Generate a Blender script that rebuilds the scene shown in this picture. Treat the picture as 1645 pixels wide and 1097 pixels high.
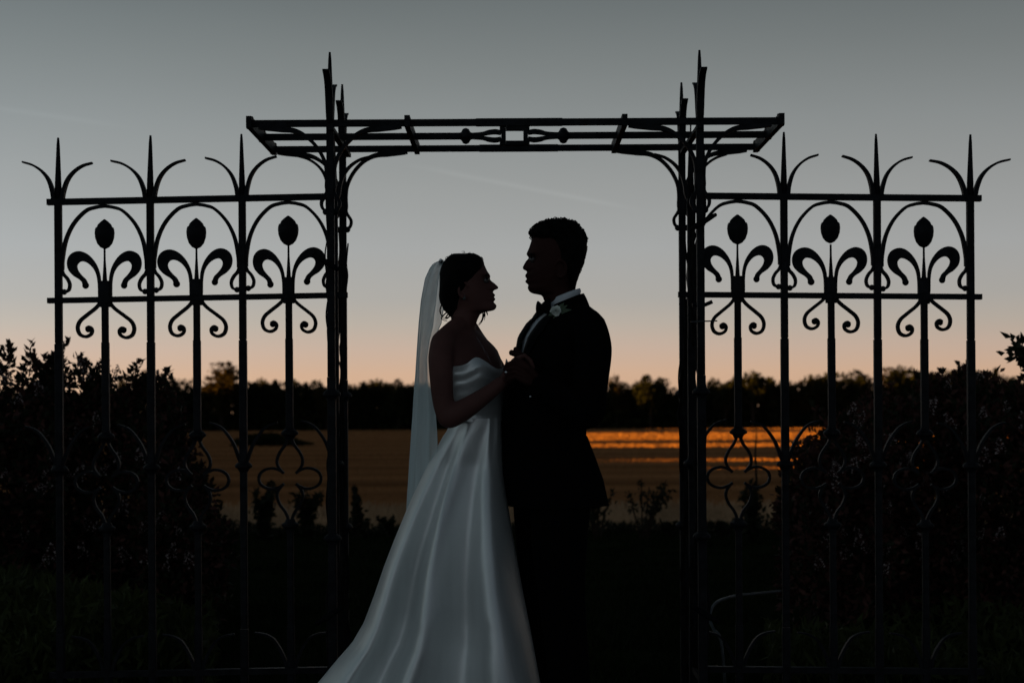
import bpy, math, random
import numpy as np
from mathutils import Vector, Matrix

for o in list(bpy.data.objects):
    bpy.data.objects.remove(o, do_unlink=True)
SC = bpy.context.scene
COL = SC.collection
R = math.radians
rnd = random.Random(7)

# ------------------------------------------------------------------ camera
FPX, CX, HY, CAMH, ROLL = 2640.0, 822.5, 660.0, 1.17, 0.0055
cam_d = bpy.data.cameras.new('camera')
cam = bpy.data.objects.new('camera', cam_d); COL.objects.link(cam)
cam.location = (0, 0, CAMH)
cam.rotation_euler = (R(90), ROLL, 0)
cam_d.sensor_width = 36.0
cam_d.lens = FPX / 1645.0 * 36.0
cam_d.shift_y = (HY - 548.5) / 1645.0
cam_d.dof.use_dof = True; cam_d.dof.focus_distance = 5.5; cam_d.dof.aperture_fstop = 4.5
cam_d.clip_start = 0.1
cam_d.clip_end = 6000
SC.camera = cam

# ------------------------------------------------------------------ sky
SUN_ELEV = R(4.8)
wd = bpy.data.worlds.new('World'); SC.world = wd; wd.use_nodes = True
nt = wd.node_tree; nt.nodes.clear()
def N(t, tree=None, **kw):
    n = (tree or nt).nodes.new(t)
    for k, v in kw.items(): setattr(n, k, v)
    return n
def Lk(a, b, tree=None): (tree or nt).links.new(a, b)
def math_node(op, a, b=None, tree=None, clamp=False):
    n = N('ShaderNodeMath', tree, operation=op); n.use_clamp = clamp
    for i, q in enumerate((a, b)):
        if q is None: continue
        if isinstance(q, (int, float)): n.inputs[i].default_value = q
        else: Lk(q, n.inputs[i], tree)
    return n.outputs[0]
def ramp(stops, fac, tree=None, interp='LINEAR'):
    n = N('ShaderNodeValToRGB', tree); n.color_ramp.interpolation = interp
    e = n.color_ramp.elements
    while len(e) < len(stops): e.new(0.5)
    for q, (p, c) in zip(e, stops):
        q.position = p; q.color = (c[0], c[1], c[2], 1)
    Lk(fac, n.inputs[0], tree)
    return n.outputs[0]
def s2l(c):
    return tuple((v/255/12.92) if v/255 <= 0.04045 else ((v/255+0.055)/1.055)**2.4 for v in c)
tc = N('ShaderNodeTexCoord')
sep = N('ShaderNodeSeparateXYZ'); Lk(tc.outputs['Generated'], sep.inputs[0])
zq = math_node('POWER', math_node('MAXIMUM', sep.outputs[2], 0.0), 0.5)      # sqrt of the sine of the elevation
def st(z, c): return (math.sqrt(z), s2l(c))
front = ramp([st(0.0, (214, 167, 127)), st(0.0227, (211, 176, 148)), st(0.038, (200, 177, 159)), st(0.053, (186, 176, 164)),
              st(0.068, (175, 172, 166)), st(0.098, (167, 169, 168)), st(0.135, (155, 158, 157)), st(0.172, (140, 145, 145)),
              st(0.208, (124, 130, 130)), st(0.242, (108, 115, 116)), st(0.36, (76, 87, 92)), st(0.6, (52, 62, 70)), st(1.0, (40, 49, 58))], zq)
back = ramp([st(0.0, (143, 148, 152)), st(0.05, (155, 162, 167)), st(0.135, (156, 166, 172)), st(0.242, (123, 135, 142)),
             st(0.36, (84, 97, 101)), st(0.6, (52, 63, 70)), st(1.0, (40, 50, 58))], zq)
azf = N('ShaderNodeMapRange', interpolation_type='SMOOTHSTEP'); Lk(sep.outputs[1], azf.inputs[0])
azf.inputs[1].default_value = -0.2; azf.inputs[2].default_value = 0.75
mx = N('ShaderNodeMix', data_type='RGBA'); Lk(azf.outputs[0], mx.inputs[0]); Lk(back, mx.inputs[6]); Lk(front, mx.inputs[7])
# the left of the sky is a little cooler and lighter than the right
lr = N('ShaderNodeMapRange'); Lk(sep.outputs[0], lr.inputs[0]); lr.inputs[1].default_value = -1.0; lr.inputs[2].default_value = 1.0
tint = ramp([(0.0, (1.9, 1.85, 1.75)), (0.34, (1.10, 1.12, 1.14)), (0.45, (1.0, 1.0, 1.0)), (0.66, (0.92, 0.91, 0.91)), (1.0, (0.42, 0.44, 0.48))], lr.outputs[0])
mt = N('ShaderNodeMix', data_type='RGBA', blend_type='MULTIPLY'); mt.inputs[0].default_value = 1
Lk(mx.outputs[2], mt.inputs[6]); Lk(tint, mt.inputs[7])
# soft uneven high haze and one faint contrail high in the sky
ns = N('ShaderNodeTexNoise'); ns.inputs['Scale'].default_value = 5; ns.inputs['Detail'].default_value = 3
mp = N('ShaderNodeMapping'); mp.inputs['Scale'].default_value = (1, 1, 4); Lk(tc.outputs['Generated'], mp.inputs[0]); Lk(mp.outputs[0], ns.inputs[0])
nv = math_node('ADD', math_node('MULTIPLY', ns.outputs[0], 0.07), 0.965)
px_ = math_node('DIVIDE', sep.outputs[0], sep.outputs[1]); pz_ = math_node('DIVIDE', sep.outputs[2], sep.outputs[1])
def contrail(x0, z0, slope, width, xa, xb, amp):
    line = math_node('SUBTRACT', pz_, math_node('ADD', math_node('MULTIPLY', math_node('SUBTRACT', px_, x0), slope), z0))
    g = math_node('POWER', 2.718, math_node('MULTIPLY', math_node('POWER', math_node('DIVIDE', line, width), 2.0), -1.0))
    w = N('ShaderNodeMapRange', interpolation_type='SMOOTHSTEP'); Lk(px_, w.inputs[0]); w.inputs[1].default_value = xa; w.inputs[2].default_value = xa+0.05
    w2 = N('ShaderNodeMapRange', interpolation_type='SMOOTHSTEP'); Lk(px_, w2.inputs[0]); w2.inputs[1].default_value = xb-0.05; w2.inputs[2].default_value = xb
    w2.inputs[3].default_value = 1; w2.inputs[4].default_value = 0
    return math_node('MULTIPLY', math_node('MULTIPLY', math_node('MULTIPLY', g, amp), w.outputs[0]), w2.outputs[0])
ct = math_node('ADD', contrail(0.0, 0.1375, -0.20, 0.0013, -0.075, 0.09, 0.075), contrail(-0.3, 0.184, -0.15, 0.0014, -0.36, -0.22, 0.05))
mul = math_node('ADD', nv, ct)
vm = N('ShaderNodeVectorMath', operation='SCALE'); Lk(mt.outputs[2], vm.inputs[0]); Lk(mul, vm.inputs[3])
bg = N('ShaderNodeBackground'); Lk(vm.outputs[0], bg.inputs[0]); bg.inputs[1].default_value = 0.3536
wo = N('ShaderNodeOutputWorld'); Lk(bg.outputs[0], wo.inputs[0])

# ------------------------------------------------------------------ the last sun, low from the left
sd = bpy.data.lights.new('sun', 'SUN'); sun = bpy.data.objects.new('sun', sd); COL.objects.link(sun)
sd.energy = 5.0; sd.angle = R(0.5); sd.color = (1.0, 0.47, 0.05)
sdir = Vector((math.cos(SUN_ELEV), 0.0, -math.sin(SUN_ELEV)))
sun.rotation_euler = sdir.to_track_quat('-Z', 'Y').to_euler()
sun.location = (-30, 20, 30)
SC.view_settings.view_transform = 'Standard'
SC.view_settings.look = 'None'
SC.view_settings.exposure = 1.5
SC.view_settings.gamma = 1.0

# ------------------------------------------------------------------ helpers
def W(px, py, Y):
    dx, dy = px-CX, py-HY
    return Vector(((dx-ROLL*dy)*Y/FPX, Y, CAMH-(dy+ROLL*dx)*Y/FPX))

def tag(o, label=None, cat=None, group=None, kind=None):
    if label: o['label'] = label
    if cat: o['category'] = cat
    if group: o['group'] = group
    if kind: o['kind'] = kind
    return o
def link(name, mesh, parent=None, loc=(0, 0, 0), rz=0.0, scale=None):
    o = bpy.data.objects.new(name, mesh); COL.objects.link(o)
    o.location = loc; o.rotation_euler = (0, 0, rz)
    if scale is not None: o.scale = scale
    if parent is not None: o.parent = parent
    return o
def empty(name, loc=(0, 0, 0), rz=0.0):
    o = link(name, None, None, loc, rz); o.empty_display_size = 0.1
    return o

def crom(pts, n=6):
    P = [np.array(p, float) for p in pts]
    P = [2*P[0]-P[1]] + P + [2*P[-1]-P[-2]]
    out = []
    for i in range(1, len(P)-2):
        for k in range(n):
            t = k/n
            out.append(0.5*((2*P[i])+(-P[i-1]+P[i+1])*t+(2*P[i-1]-5*P[i]+4*P[i+1]-P[i+2])*t*t+(-P[i-1]+3*P[i]-3*P[i+1]+P[i+2])*t**3))
    out.append(P[-2])
    return out

class MB:
    def __init__(s): s.v = []; s.f = []
    def add(s, v, f):
        b = len(s.v); s.v.extend([tuple(map(float, q)) for q in v]); s.f.extend([tuple(i+b for i in q) for q in f]); return s
    def box(s, x0, x1, y0, y1, z0, z1, c=0.0):
        if c:   # chamfered upright bar
            ring = [(x0+c, y0), (x1-c, y0), (x1, y0+c), (x1, y1-c), (x1-c, y1), (x0+c, y1), (x0, y1-c), (x0, y0+c)]
            n = 8
            v = [(x, y, z0) for x, y in ring]+[(x, y, z1) for x, y in ring]
            f = [(i, (i+1) % n, (i+1) % n+n, i+n) for i in range(n)]+[tuple(range(n-1, -1, -1)), tuple(range(n, 2*n))]
            return s.add(v, f)
        v = [(x0, y0, z0), (x1, y0, z0), (x1, y1, z0), (x0, y1, z0), (x0, y0, z1), (x1, y0, z1), (x1, y1, z1), (x0, y1, z1)]
        return s.add(v, [(3, 2, 1, 0), (4, 5, 6, 7), (0, 1, 5, 4), (1, 2, 6, 5), (2, 3, 7, 6), (3, 0, 4, 7)])
    def tube(s, pts, rad, n=8, squash=None):
        pts = [np.array(p, float) for p in pts]; m = len(pts)
        if isinstance(rad, (int, float)): rad = [rad]*m
        if len(rad) != m: rad = np.interp(np.linspace(0, 1, m), np.linspace(0, 1, len(rad)), rad)
        T = [pts[min(i+1, m-1)]-pts[max(i-1, 0)] for i in range(m)]
        T = [t/(np.linalg.norm(t)+1e-12) for t in T]
        a = np.array((0, 0, 1.0)) if abs(T[0][2]) < 0.9 else np.array((1.0, 0, 0))
        u = np.cross(T[0], a); u /= np.linalg.norm(u)
        v = []
        for i in range(m):
            u = u-T[i]*np.dot(u, T[i]); u /= (np.linalg.norm(u)+1e-12); w = np.cross(T[i], u)
            for k in range(n):
                q = 2*math.pi*k/n
                v.append(pts[i]+rad[i]*(math.cos(q)*u+math.sin(q)*w))
        f = [(i*n+k, i*n+(k+1) % n, (i+1)*n+(k+1) % n, (i+1)*n+k) for i in range(m-1) for k in range(n)]
        f += [tuple(range(n-1, -1, -1)), tuple(range((m-1)*n, m*n))]
        return s.add(v, f)
    def flat(s, pts, th, dep):                       # flat bar bent in the XZ plane
        pts = [np.array(p, float) for p in pts]; m = len(pts)
        if isinstance(th, (int, float)): th = [th]*m
        if len(th) != m: th = np.interp(np.linspace(0, 1, m), np.linspace(0, 1, len(th)), th)
        if isinstance(dep, (int, float)): dep = [dep]*m
        if len(dep) != m: dep = np.interp(np.linspace(0, 1, m), np.linspace(0, 1, len(dep)), dep)
        v = []
        for i in range(m):
            t = pts[min(i+1, m-1)]-pts[max(i-1, 0)]; t /= np.linalg.norm(t)+1e-12
            nrm = np.array((-t[1], t[0]))*th[i]/2; d = dep[i]/2
            a, b = pts[i]+nrm, pts[i]-nrm
            v += [(a[0], -d, a[1]), (b[0], -d, b[1]), (b[0], d, b[1]), (a[0], d, a[1])]
        f = [(4*i+k, 4*i+(k+1) % 4, 4*i+4+(k+1) % 4, 4*i+4+k) for i in range(m-1) for k in range(4)]
        f += [(3, 2, 1, 0), (4*m-4, 4*m-3, 4*m-2, 4*m-1)]
        return s.add(v, f)
    def plate(s, poly, dep):
        n = len(poly); d = dep/2
        v = [(x, -d, z) for x, z in poly]+[(x, d, z) for x, z in poly]
        return s.add(v, [tuple(range(n)), tuple(range(2*n-1, n-1, -1))]+[((i+1) % n, i, i+n, (i+1) % n+n) for i in range(n)])
    def lathe(s, prof, n=14, c=(0, 0, 0), sq=1.0, sy=1.0):   # prof: (radius, z)
        v = []
        for r, z in prof:
            for k in range(n):
                q = 2*math.pi*(k+0.5)/n; cx, cy = math.cos(q), math.sin(q)
                v.append((c[0]+r*cx, c[1]+r*cy*sy, c[2]+z))
        m = len(prof)
        f = [(i*n+k, i*n+(k+1) % n, (i+1)*n+(k+1) % n, (i+1)*n+k) for i in range(m-1) for k in range(n)]
        f += [tuple(range(n-1, -1, -1)), tuple(range((m-1)*n, m*n))]
        return s.add(v, f)
    def ball(s, c, r, n=10, m=7, sc=(1, 1, 1)):
        v = []; f = []
        for i in range(m+1):
            a = math.pi*i/m
            for k in range(n):
                q = 2*math.pi*k/n
                v.append((c[0]+r*sc[0]*math.sin(a)*math.cos(q), c[1]+r*sc[1]*math.sin(a)*math.sin(q), c[2]-r*sc[2]*math.cos(a)))
        f = [(i*n+k, i*n+(k+1) % n, (i+1)*n+(k+1) % n, (i+1)*n+k) for i in range(m) for k in range(n)]
        return s.add(v, f)
    def rings(s, rings, closed=True, caps=True):
        n = len(rings[0]); v = [p for r in rings for p in r]; m = len(rings)
        kk = n if closed else n-1
        f = [(i*n+k, i*n+(k+1) % n, (i+1)*n+(k+1) % n, (i+1)*n+k) for i in range(m-1) for k in range(kk)]
        if caps: f += [tuple(range(n-1, -1, -1)), tuple(range((m-1)*n, m*n))]
        return s.add(v, f)
    def mesh(s, name, mat, smooth=False, off=None):
        v = s.v
        if off is not None: v = [(a-off[0], b-off[1], c-off[2]) for a, b, c in v]
        me = bpy.data.meshes.new(name); me.from_pydata(v, [], s.f); me.validate(); me.update()
        if mat: me.materials.append(mat)
        if smooth: me.polygons.foreach_set('use_smooth', [True]*len(me.polygons))
        return me
def np_mesh(name, V, F, mat, smooth=False, mi=None, mats=None):   # V (n,3), F (m,k) arrays
    me = bpy.data.meshes.new(name)
    k = F.shape[1]
    me.vertices.add(len(V)); me.vertices.foreach_set('co', V.astype(np.float32).ravel())
    me.loops.add(F.size); me.loops.foreach_set('vertex_index', F.astype(np.int32).ravel())
    me.polygons.add(len(F)); me.polygons.foreach_set('loop_start', np.arange(0, F.size, k, dtype=np.int32))
    for m in (mats or [mat]): me.materials.append(m)
    if mi is not None: me.polygons.foreach_set('material_index', mi.astype(np.int32))
    me.update(calc_edges=True); me.validate()
    if smooth: me.polygons.foreach_set('use_smooth', [True]*len(me.polygons))
    return me
def remesh(mb, name, mat, voxel, off, smooth_it=3):
    me = mb.mesh('tmp', None, off=off); t = bpy.data.objects.new('tmp', me); COL.objects.link(t)
    m = t.modifiers.new('r', 'REMESH'); m.mode = 'VOXEL'; m.voxel_size = voxel
    if smooth_it:
        q = t.modifiers.new('s', 'SMOOTH'); q.factor = 0.5; q.iterations = smooth_it
    dg = bpy.context.evaluated_depsgraph_get(); dg.update()
    out = bpy.data.meshes.new_from_object(t.evaluated_get(dg), depsgraph=dg)
    bpy.data.objects.remove(t, do_unlink=True)
    out.name = name; out.materials.clear(); out.materials.append(mat)
    out.polygons.foreach_set('use_smooth', [True]*len(out.polygons))
    return out

# ------------------------------------------------------------------ materials
def mat(name, col, rough=0.6, var=0.0, scale=8.0, metallic=0.0, spec=0.5, bump=0.0, bscale=60.0, trans=0.0, alpha=1.0, col2=None, sheen=0.0, coords='Object', stretch=None):
    m = bpy.data.materials.new(name); m.use_nodes = True; t = m.node_tree
    b = t.nodes['Principled BSDF']; b.inputs['Roughness'].default_value = rough; b.inputs['Metallic'].default_value = metallic
    b.inputs['Specular IOR Level'].default_value = spec
    b.inputs['Base Color'].default_value = (*col, 1)
    if sheen: b.inputs['Sheen Weight'].default_value = sheen
    c = N('ShaderNodeTexCoord', t)
    src = c.outputs[coords]
    if stretch:
        q = N('ShaderNodeMapping', t); q.inputs['Scale'].default_value = stretch; Lk(src, q.inputs[0], t); src = q.outputs[0]
    if var or col2:
        n = N('ShaderNodeTexNoise', t); n.inputs['Scale'].default_value = scale; n.inputs['Detail'].default_value = 5; Lk(src, n.inputs[0], t)
        lo = tuple(v*(1-var) for v in col); hi = col2 if col2 else tuple(min(1, v*(1+var)) for v in col)
        Lk(ramp([(0.32, lo), (0.68, hi)], n.outputs[0], t), b.inputs['Base Color'], t)
    if bump:
        n = N('ShaderNodeTexNoise', t); n.inputs['Scale'].default_value = bscale; n.inputs['Detail'].default_value = 4; Lk(src, n.inputs[0], t)
        bp = N('ShaderNodeBump', t); bp.inputs['Strength'].default_value = bump; bp.inputs['Distance'].default_value = 0.01
        Lk(n.outputs[0], bp.inputs['Height'], t); Lk(bp.outputs[0], b.inputs['Normal'], t)
    out = t.nodes['Material Output']; sh = b.outputs[0]
    if trans:
        tr = N('ShaderNodeBsdfTranslucent', t); tr.inputs[0].default_value = (*(col2 or col), 1)
        mxs = N('ShaderNodeMixShader', t); mxs.inputs[0].default_value = trans; Lk(sh, mxs.inputs[1], t); Lk(tr.outputs[0], mxs.inputs[2], t); sh = mxs.outputs[0]
    if alpha < 1:
        tp = N('ShaderNodeBsdfTransparent', t)
        mxs = N('ShaderNodeMixShader', t); mxs.inputs[0].default_value = alpha; Lk(tp.outputs[0], mxs.inputs[1], t); Lk(sh, mxs.inputs[2], t); sh = mxs.outputs[0]
    Lk(sh, out.inputs[0], t)
    return m
IRON = mat('wrought_iron', (0.0095, 0.0097, 0.0120), 0.55, 0.5, 25, spec=0.10, bump=0.35, bscale=120)
VINE = mat('vine_bark', (0.010, 0.009, 0.009), 0.9, 0.5, 30, spec=0.1, bump=0.6, bscale=90)
TWINE = mat('twine', (0.009, 0.009, 0.010), 1.0, 0.3, 60, spec=0.0)
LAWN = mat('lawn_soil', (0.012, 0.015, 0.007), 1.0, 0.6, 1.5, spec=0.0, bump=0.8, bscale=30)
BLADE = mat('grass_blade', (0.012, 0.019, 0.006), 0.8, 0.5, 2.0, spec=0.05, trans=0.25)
PEREN = mat('border_leaf', (0.040, 0.050, 0.013), 0.6, 0.5, 6.0, spec=0.15, trans=0.3)
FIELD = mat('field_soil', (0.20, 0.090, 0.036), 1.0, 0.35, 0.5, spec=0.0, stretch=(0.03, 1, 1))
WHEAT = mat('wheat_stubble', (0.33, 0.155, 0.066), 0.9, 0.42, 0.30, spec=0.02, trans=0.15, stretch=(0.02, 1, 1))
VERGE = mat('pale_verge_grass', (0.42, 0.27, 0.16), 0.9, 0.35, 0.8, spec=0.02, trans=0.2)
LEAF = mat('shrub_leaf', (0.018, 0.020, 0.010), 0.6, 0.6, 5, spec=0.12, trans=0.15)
LEAFRED = mat('shrub_leaf_reddish', (0.080, 0.032, 0.026), 0.6, 0.5, 5, spec=0.12, trans=0.15)
FADED = mat('faded_floret', (0.035, 0.016, 0.014), 0.8, 0.4, 30, spec=0.05)
FLOWER = mat('hydrangea_floret', (0.52, 0.42, 0.42), 0.7, 0.5, 30, spec=0.1, trans=0.3)
STEM = mat('shrub_stem', (0.030, 0.020, 0.014), 0.9, 0.4, 20, spec=0.1)
CROWN = mat('tree_leaf', (0.022, 0.024, 0.010), 0.8, 0.6, 0.6, spec=0.05, trans=0.15)
CROWN2 = mat('tree_leaf_autumn', (0.040, 0.030, 0.011), 0.8, 0.6, 0.6, spec=0.05, trans=0.2)
BARK = mat('tree_bark', (0.030, 0.022, 0.016), 0.95, 0.4, 2, spec=0.05)
WOOD = mat('far_wood_leaf', (0.020, 0.022, 0.010), 0.9, 0.6, 0.3, spec=0.0)
SKIN_B = mat('skin_fair', (0.105, 0.048, 0.042), 0.6, 0.12, 12, spec=0.1)
SKIN_G = mat('skin_tan', (0.036, 0.014, 0.012), 0.6, 0.12, 12, spec=0.06)
HAIR = mat('dark_hair', (0.0035, 0.0028, 0.0026), 0.7, 0.4, 60, spec=0.06)
SUIT = mat('black_wool', (0.0035, 0.0035, 0.004), 0.95, 0.2, 80, spec=0.02)
SATINB = mat('black_satin', (0.004, 0.004, 0.005), 0.6, 0.1, 40, spec=0.03)
SHIRT = mat('white_shirt', (0.62, 0.64, 0.68), 0.8, 0.05, 20, spec=0.1)
GOWN = mat('ivory_satin', (0.77, 0.79, 0.79), 0.43, 0.04, 6, metallic=0.55, spec=0.6, bump=0.22, bscale=7.0, stretch=(3.0, 3.0, 0.7))
TULLE = mat('veil_tulle', (0.78, 0.88, 0.90), 0.9, 0.0, 1, spec=0.0, trans=0.15, alpha=0.70)
def gathers(m):
    t = m.node_tree; mixn = [n for n in t.nodes if n.type == 'MIX_SHADER' and n.inputs[1].links and n.inputs[1].links[0].from_node.type == 'BSDF_TRANSPARENT'][0]
    c = N('ShaderNodeTexCoord', t); q = N('ShaderNodeMapping', t); q.inputs['Scale'].default_value = (22, 22, 0.8); Lk(c.outputs['Object'], q.inputs[0], t)
    n = N('ShaderNodeTexNoise', t); n.inputs['Scale'].default_value = 1.6; n.inputs['Detail'].default_value = 4; Lk(q.outputs[0], n.inputs[0], t)
    r_ = N('ShaderNodeMapRange', t); r_.inputs[1].default_value = 0.35; r_.inputs[2].default_value = 0.68; r_.inputs[3].default_value = 0.62; r_.inputs[4].default_value = 0.78
    Lk(n.outputs[0], r_.inputs[0], t); Lk(r_.outputs[0], mixn.inputs[0], t)
gathers(TULLE)
SHEER = mat('sheer_strap', (0.2, 0.2, 0.23), 0.8, 0, 1, spec=0.1, alpha=0.12)
SILVER = mat('silver', (0.8, 0.8, 0.82), 0.18, 0, 1, metallic=1.0)
EYEW = mat('eye_white', (0.07, 0.06, 0.058), 0.2, 0, 1)
IRIS = mat('iris', (0.01, 0.007, 0.005), 0.15, 0, 1)
ROSE = mat('white_rose', (0.80, 0.83, 0.78), 0.7, 0.15, 60, spec=0.1)
ROSELEAF = mat('boutonniere_leaf', (0.08, 0.11, 0.07), 0.6, 0.2, 40, spec=0.2)
HOSE = mat('weathered_hoop', (0.05, 0.055, 0.06), 0.4, 0.3, 30, spec=0.4)
PETAL_GLOVE = None

# ------------------------------------------------------------------ ground
def gz(Y):
    return 0.0 if Y < 14 else -2.6*(Y-14)/316.0
def sheet(name, x0, x1, ys, dz, m, nx=2):
    xs = np.linspace(x0, x1, nx)
    V = np.array([(x, y, gz(y)+dz) for y in ys for x in xs]); n = nx
    F = np.array([(j*n+i, j*n+i+1, (j+1)*n+i+1, (j+1)*n+i) for j in range(len(ys)-1) for i in range(n-1)])
    return link(name, np_mesh(name, V, F, m))
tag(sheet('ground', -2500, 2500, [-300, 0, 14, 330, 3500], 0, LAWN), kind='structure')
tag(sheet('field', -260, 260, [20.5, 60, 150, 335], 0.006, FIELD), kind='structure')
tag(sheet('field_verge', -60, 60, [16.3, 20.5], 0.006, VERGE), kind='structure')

rs = np.random.RandomState(3)
def blades(name, X, Y, H, Wd, m, lean=0.25):
    n = len(X); a = rs.uniform(0, math.pi, n); zz = np.where(Y < 14, 0, -2.6*(Y-14)/316.0)
    c, s = np.cos(a)*Wd/2, np.sin(a)*Wd/2
    lx, ly = rs.normal(0, lean, n)*H, rs.normal(0, lean, n)*H
    V = np.zeros((n, 4, 3))
    V[:, 0] = np.stack([X-c, Y-s, zz], 1); V[:, 1] = np.stack([X+c, Y+s, zz], 1)
    V[:, 2] = np.stack([X+lx+c*0.5, Y+ly+s*0.5, zz+H], 1); V[:, 3] = np.stack([X+lx-c*0.5, Y+ly-s*0.5, zz+H], 1)
    F = np.arange(4*n).reshape(n, 4)
    return link(name, np_mesh(name, V.reshape(-1, 3), F, m))
n = 230000
q_ = rs.uniform(330**-0.6, 20.5**-0.6, n); Y = q_**(-1/0.6); X = rs.uniform(-0.36, 0.36, n)*Y
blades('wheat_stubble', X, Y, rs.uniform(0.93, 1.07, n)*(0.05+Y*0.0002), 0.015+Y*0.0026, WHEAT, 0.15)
tag(bpy.data.objects['wheat_stubble'], 'short golden crop stubble covering the field behind the gate', 'stubble', kind='stuff')
n = 14000
Y = rs.uniform(16.2, 20.6, n); X = rs.uniform(-7, 7, n)
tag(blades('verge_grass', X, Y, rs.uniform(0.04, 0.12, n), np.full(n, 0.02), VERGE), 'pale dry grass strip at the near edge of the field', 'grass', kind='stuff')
n = 42000
Y = 4.0+12.3*rs.uniform(0, 1, n)**1.0; X = rs.uniform(-0.36, 0.36, n)*(Y+1)
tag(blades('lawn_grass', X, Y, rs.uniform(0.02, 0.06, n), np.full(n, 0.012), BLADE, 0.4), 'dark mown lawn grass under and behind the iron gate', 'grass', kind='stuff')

# ------------------------------------------------------------------ wrought iron fence panels
KM = 6.4/FPX                                           # metres per photo pixel in the panel's plane
MESHES = {}
def cached(key, fn):
    if key not in MESHES: MESHES[key] = fn()
    return MESHES[key]
def k2(pts): return [(x*KM, z*KM) for x, z in pts]
def m_spike():
    b = MB(); w = 0.0095
    prof = [(w*1.4, -0.002), (w*1.35, 0.06), (w*1.1, 0.12), (w*0.68, 0.22), (w*0.42, 0.25)]
    return b.lathe(prof, 8).mesh('spike', IRON, True)
def m_leaf(s):
    p = crom(k2([(s*4.5, -4), (s*7, 4), (s*9.5, 18), (s*16, 36), (s*27, 50), (s*42, 60), (s*59, 65)]), 5)
    return MB().flat(p, [0.014, 0.016, 0.015, 0.013, 0.010, 0.0085, 0.0065], [0.022, 0.026, 0.028, 0.028, 0.026, 0.025, 0.024]).mesh('leaf', IRON)
def m_lowleaf(s, up=True):
    pts = [(s*3, -424), (s*7, -417), (s*11, -406), (s*18, -390), (s*32, -371), (s*44, -363), (s*55, -360)] if up else \
          [(s*4, -757), (s*7, -752), (s*11, -739), (s*19, -722), (s*29, -708), (s*42, -701), (s*58, -698)]
    return MB().flat(crom(k2(pts), 5), [0.016, 0.014, 0.012, 0.010, 0.008, 0.006], [0.02, 0.024, 0.024, 0.018]).mesh('low_leaf', IRON)
def m_arch(hw):
    b = MB(); e = hw/KM
    half = [(e, -8), (e-14, -10), (e-30, -16), (e-49, -36), (e-61.5, -62), (e-67.5, -92), (e-68.5, -110)]
    for s in (-1, 1):
        c = [(s*(e-(e-x)) - s*0, z) for x, z in half]
        path = crom(k2([(s*(e-x), z) for x, z in half]), 6)
        b.flat(path, [0.012, 0.012, 0.012, 0.013, 0.015, 0.016], 0.02)
        cur = [(e-5, -108), (e-8, -117), (e-14, -124), (e-18, -133), (e-16.5, -142), (e-10, -146)]
        b.flat(crom(k2([(s*x, z) for x, z in cur]), 6), [0.010, 0.012, 0.012, 0.011, 0.009], 0.018)
        b.ball((s*(e-9)*KM, 0, -145.5*KM), 0.0115, 10, 7)
    return b.mesh('arch', IRON)
def m_bud():
    b = MB()
    b.lathe(k2([(1.5, -78), (7.5, -75), (12.5, -69), (15.6, -60), (16.4, -52), (15.8, -46), (14.6, -43)]), 16, sy=0.8)
    b.lathe(k2([(13, -46), (13.0, -42.5), (11, -38), (6.5, -33.5), (1.2, -29.5)]), 16, sy=0.8)
    return b.mesh('bud', IRON, True)
def m_curl(s):                                         # broad cut leaf either side of the bud
    z = [(915, 812), (917, 762), (932, 712), (958, 672), (988, 647), (1020, 638), (1050, 646), (1070, 666), (1078, 696), (1071, 730), (1047, 758), (1022, 774), (1007, 788), (1003, 800), (992, 812), (979, 806), (980, 792), (988, 775), (1008, 755), (1026, 730), (1029, 705), (1011, 688), (983, 694), (956, 716), (937, 750), (929, 800), (927, 870), (914, 870)]
    poly = [(s*(x-897)/3.046*KM, -((y/3.046+190)-319.7)*KM) for x, y in z]
    poly = [tuple(q) for q in crom(poly, 3)]
    b = MB(); b.plate(poly, 0.014)
    b.ball((s*(989-897)/3.046*KM, 0, -((805/3.046+190)-319.7)*KM), 0.0135, 10, 7, (1, 0.9, 1))
    return b.mesh('cut_leaf', IRON)
def m_scroll(s):
    z = [(913, 872), (922, 892), (942, 915), (984, 948), (1016, 976), (1028, 1008), (1018, 1040), (990, 1052), (964, 1040), (958, 1018), (972, 1004), (988, 1012)]
    path = [(s*(x-897)/3.046*KM, -((y/3.046+190)-319.7)*KM) for x, y in z]
    b = MB(); b.flat(crom(path, 5), [0.012, 0.0125, 0.013, 0.013, 0.012, 0.011, 0.009], 0.018)
    b.ball((s*(977-897)/3.046*KM, 0, -((1016/3.046+190)-319.7)*KM), 0.0125, 10, 7)
    return b.mesh('scroll', IRON)
def m_picket():
    b = MB(); w = 0.0125
    b.box(-0.021, 0.021, -0.011, 0.011, -170*KM, -128*KM, 0.003)
    b.lathe(k2([(4, -130), (3, -115), (1.8, -95), (1.6, -76)]), 8)
    b.box(-w, w, -w, w, -232*KM, -165*KM, 0.004)
    b.box(-w*1.12, w*1.12, -w*1.12, w*1.12, -372*KM, -227*KM, 0.003)
    return b.mesh('picket', IRON)
def m_picket_low():
    b = MB(); w = 0.0125
    b.box(-w, w, -w, w, -692*KM, -530*KM, 0.004)
    b.box(-w*1.15, w*1.15, -w*1.15, w*1.15, -782*KM, -688*KM, 0.003)
    return b.mesh('lower_picket', IRON)
def m_collar(zc, flip=False):
    p = [(0.015, 0.030), (0.018, 0.018), (0.027, 0.012), (0.034, 0.004), (0.034, -0.003), (0.022, -0.010), (0.017, -0.022)]
    p = [(r, zc+(z if not flip else -z)) for r, z in p]
    if not flip: p = p[::-1]
    return MB().lathe(p, 12).mesh('collar', IRON)
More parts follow.
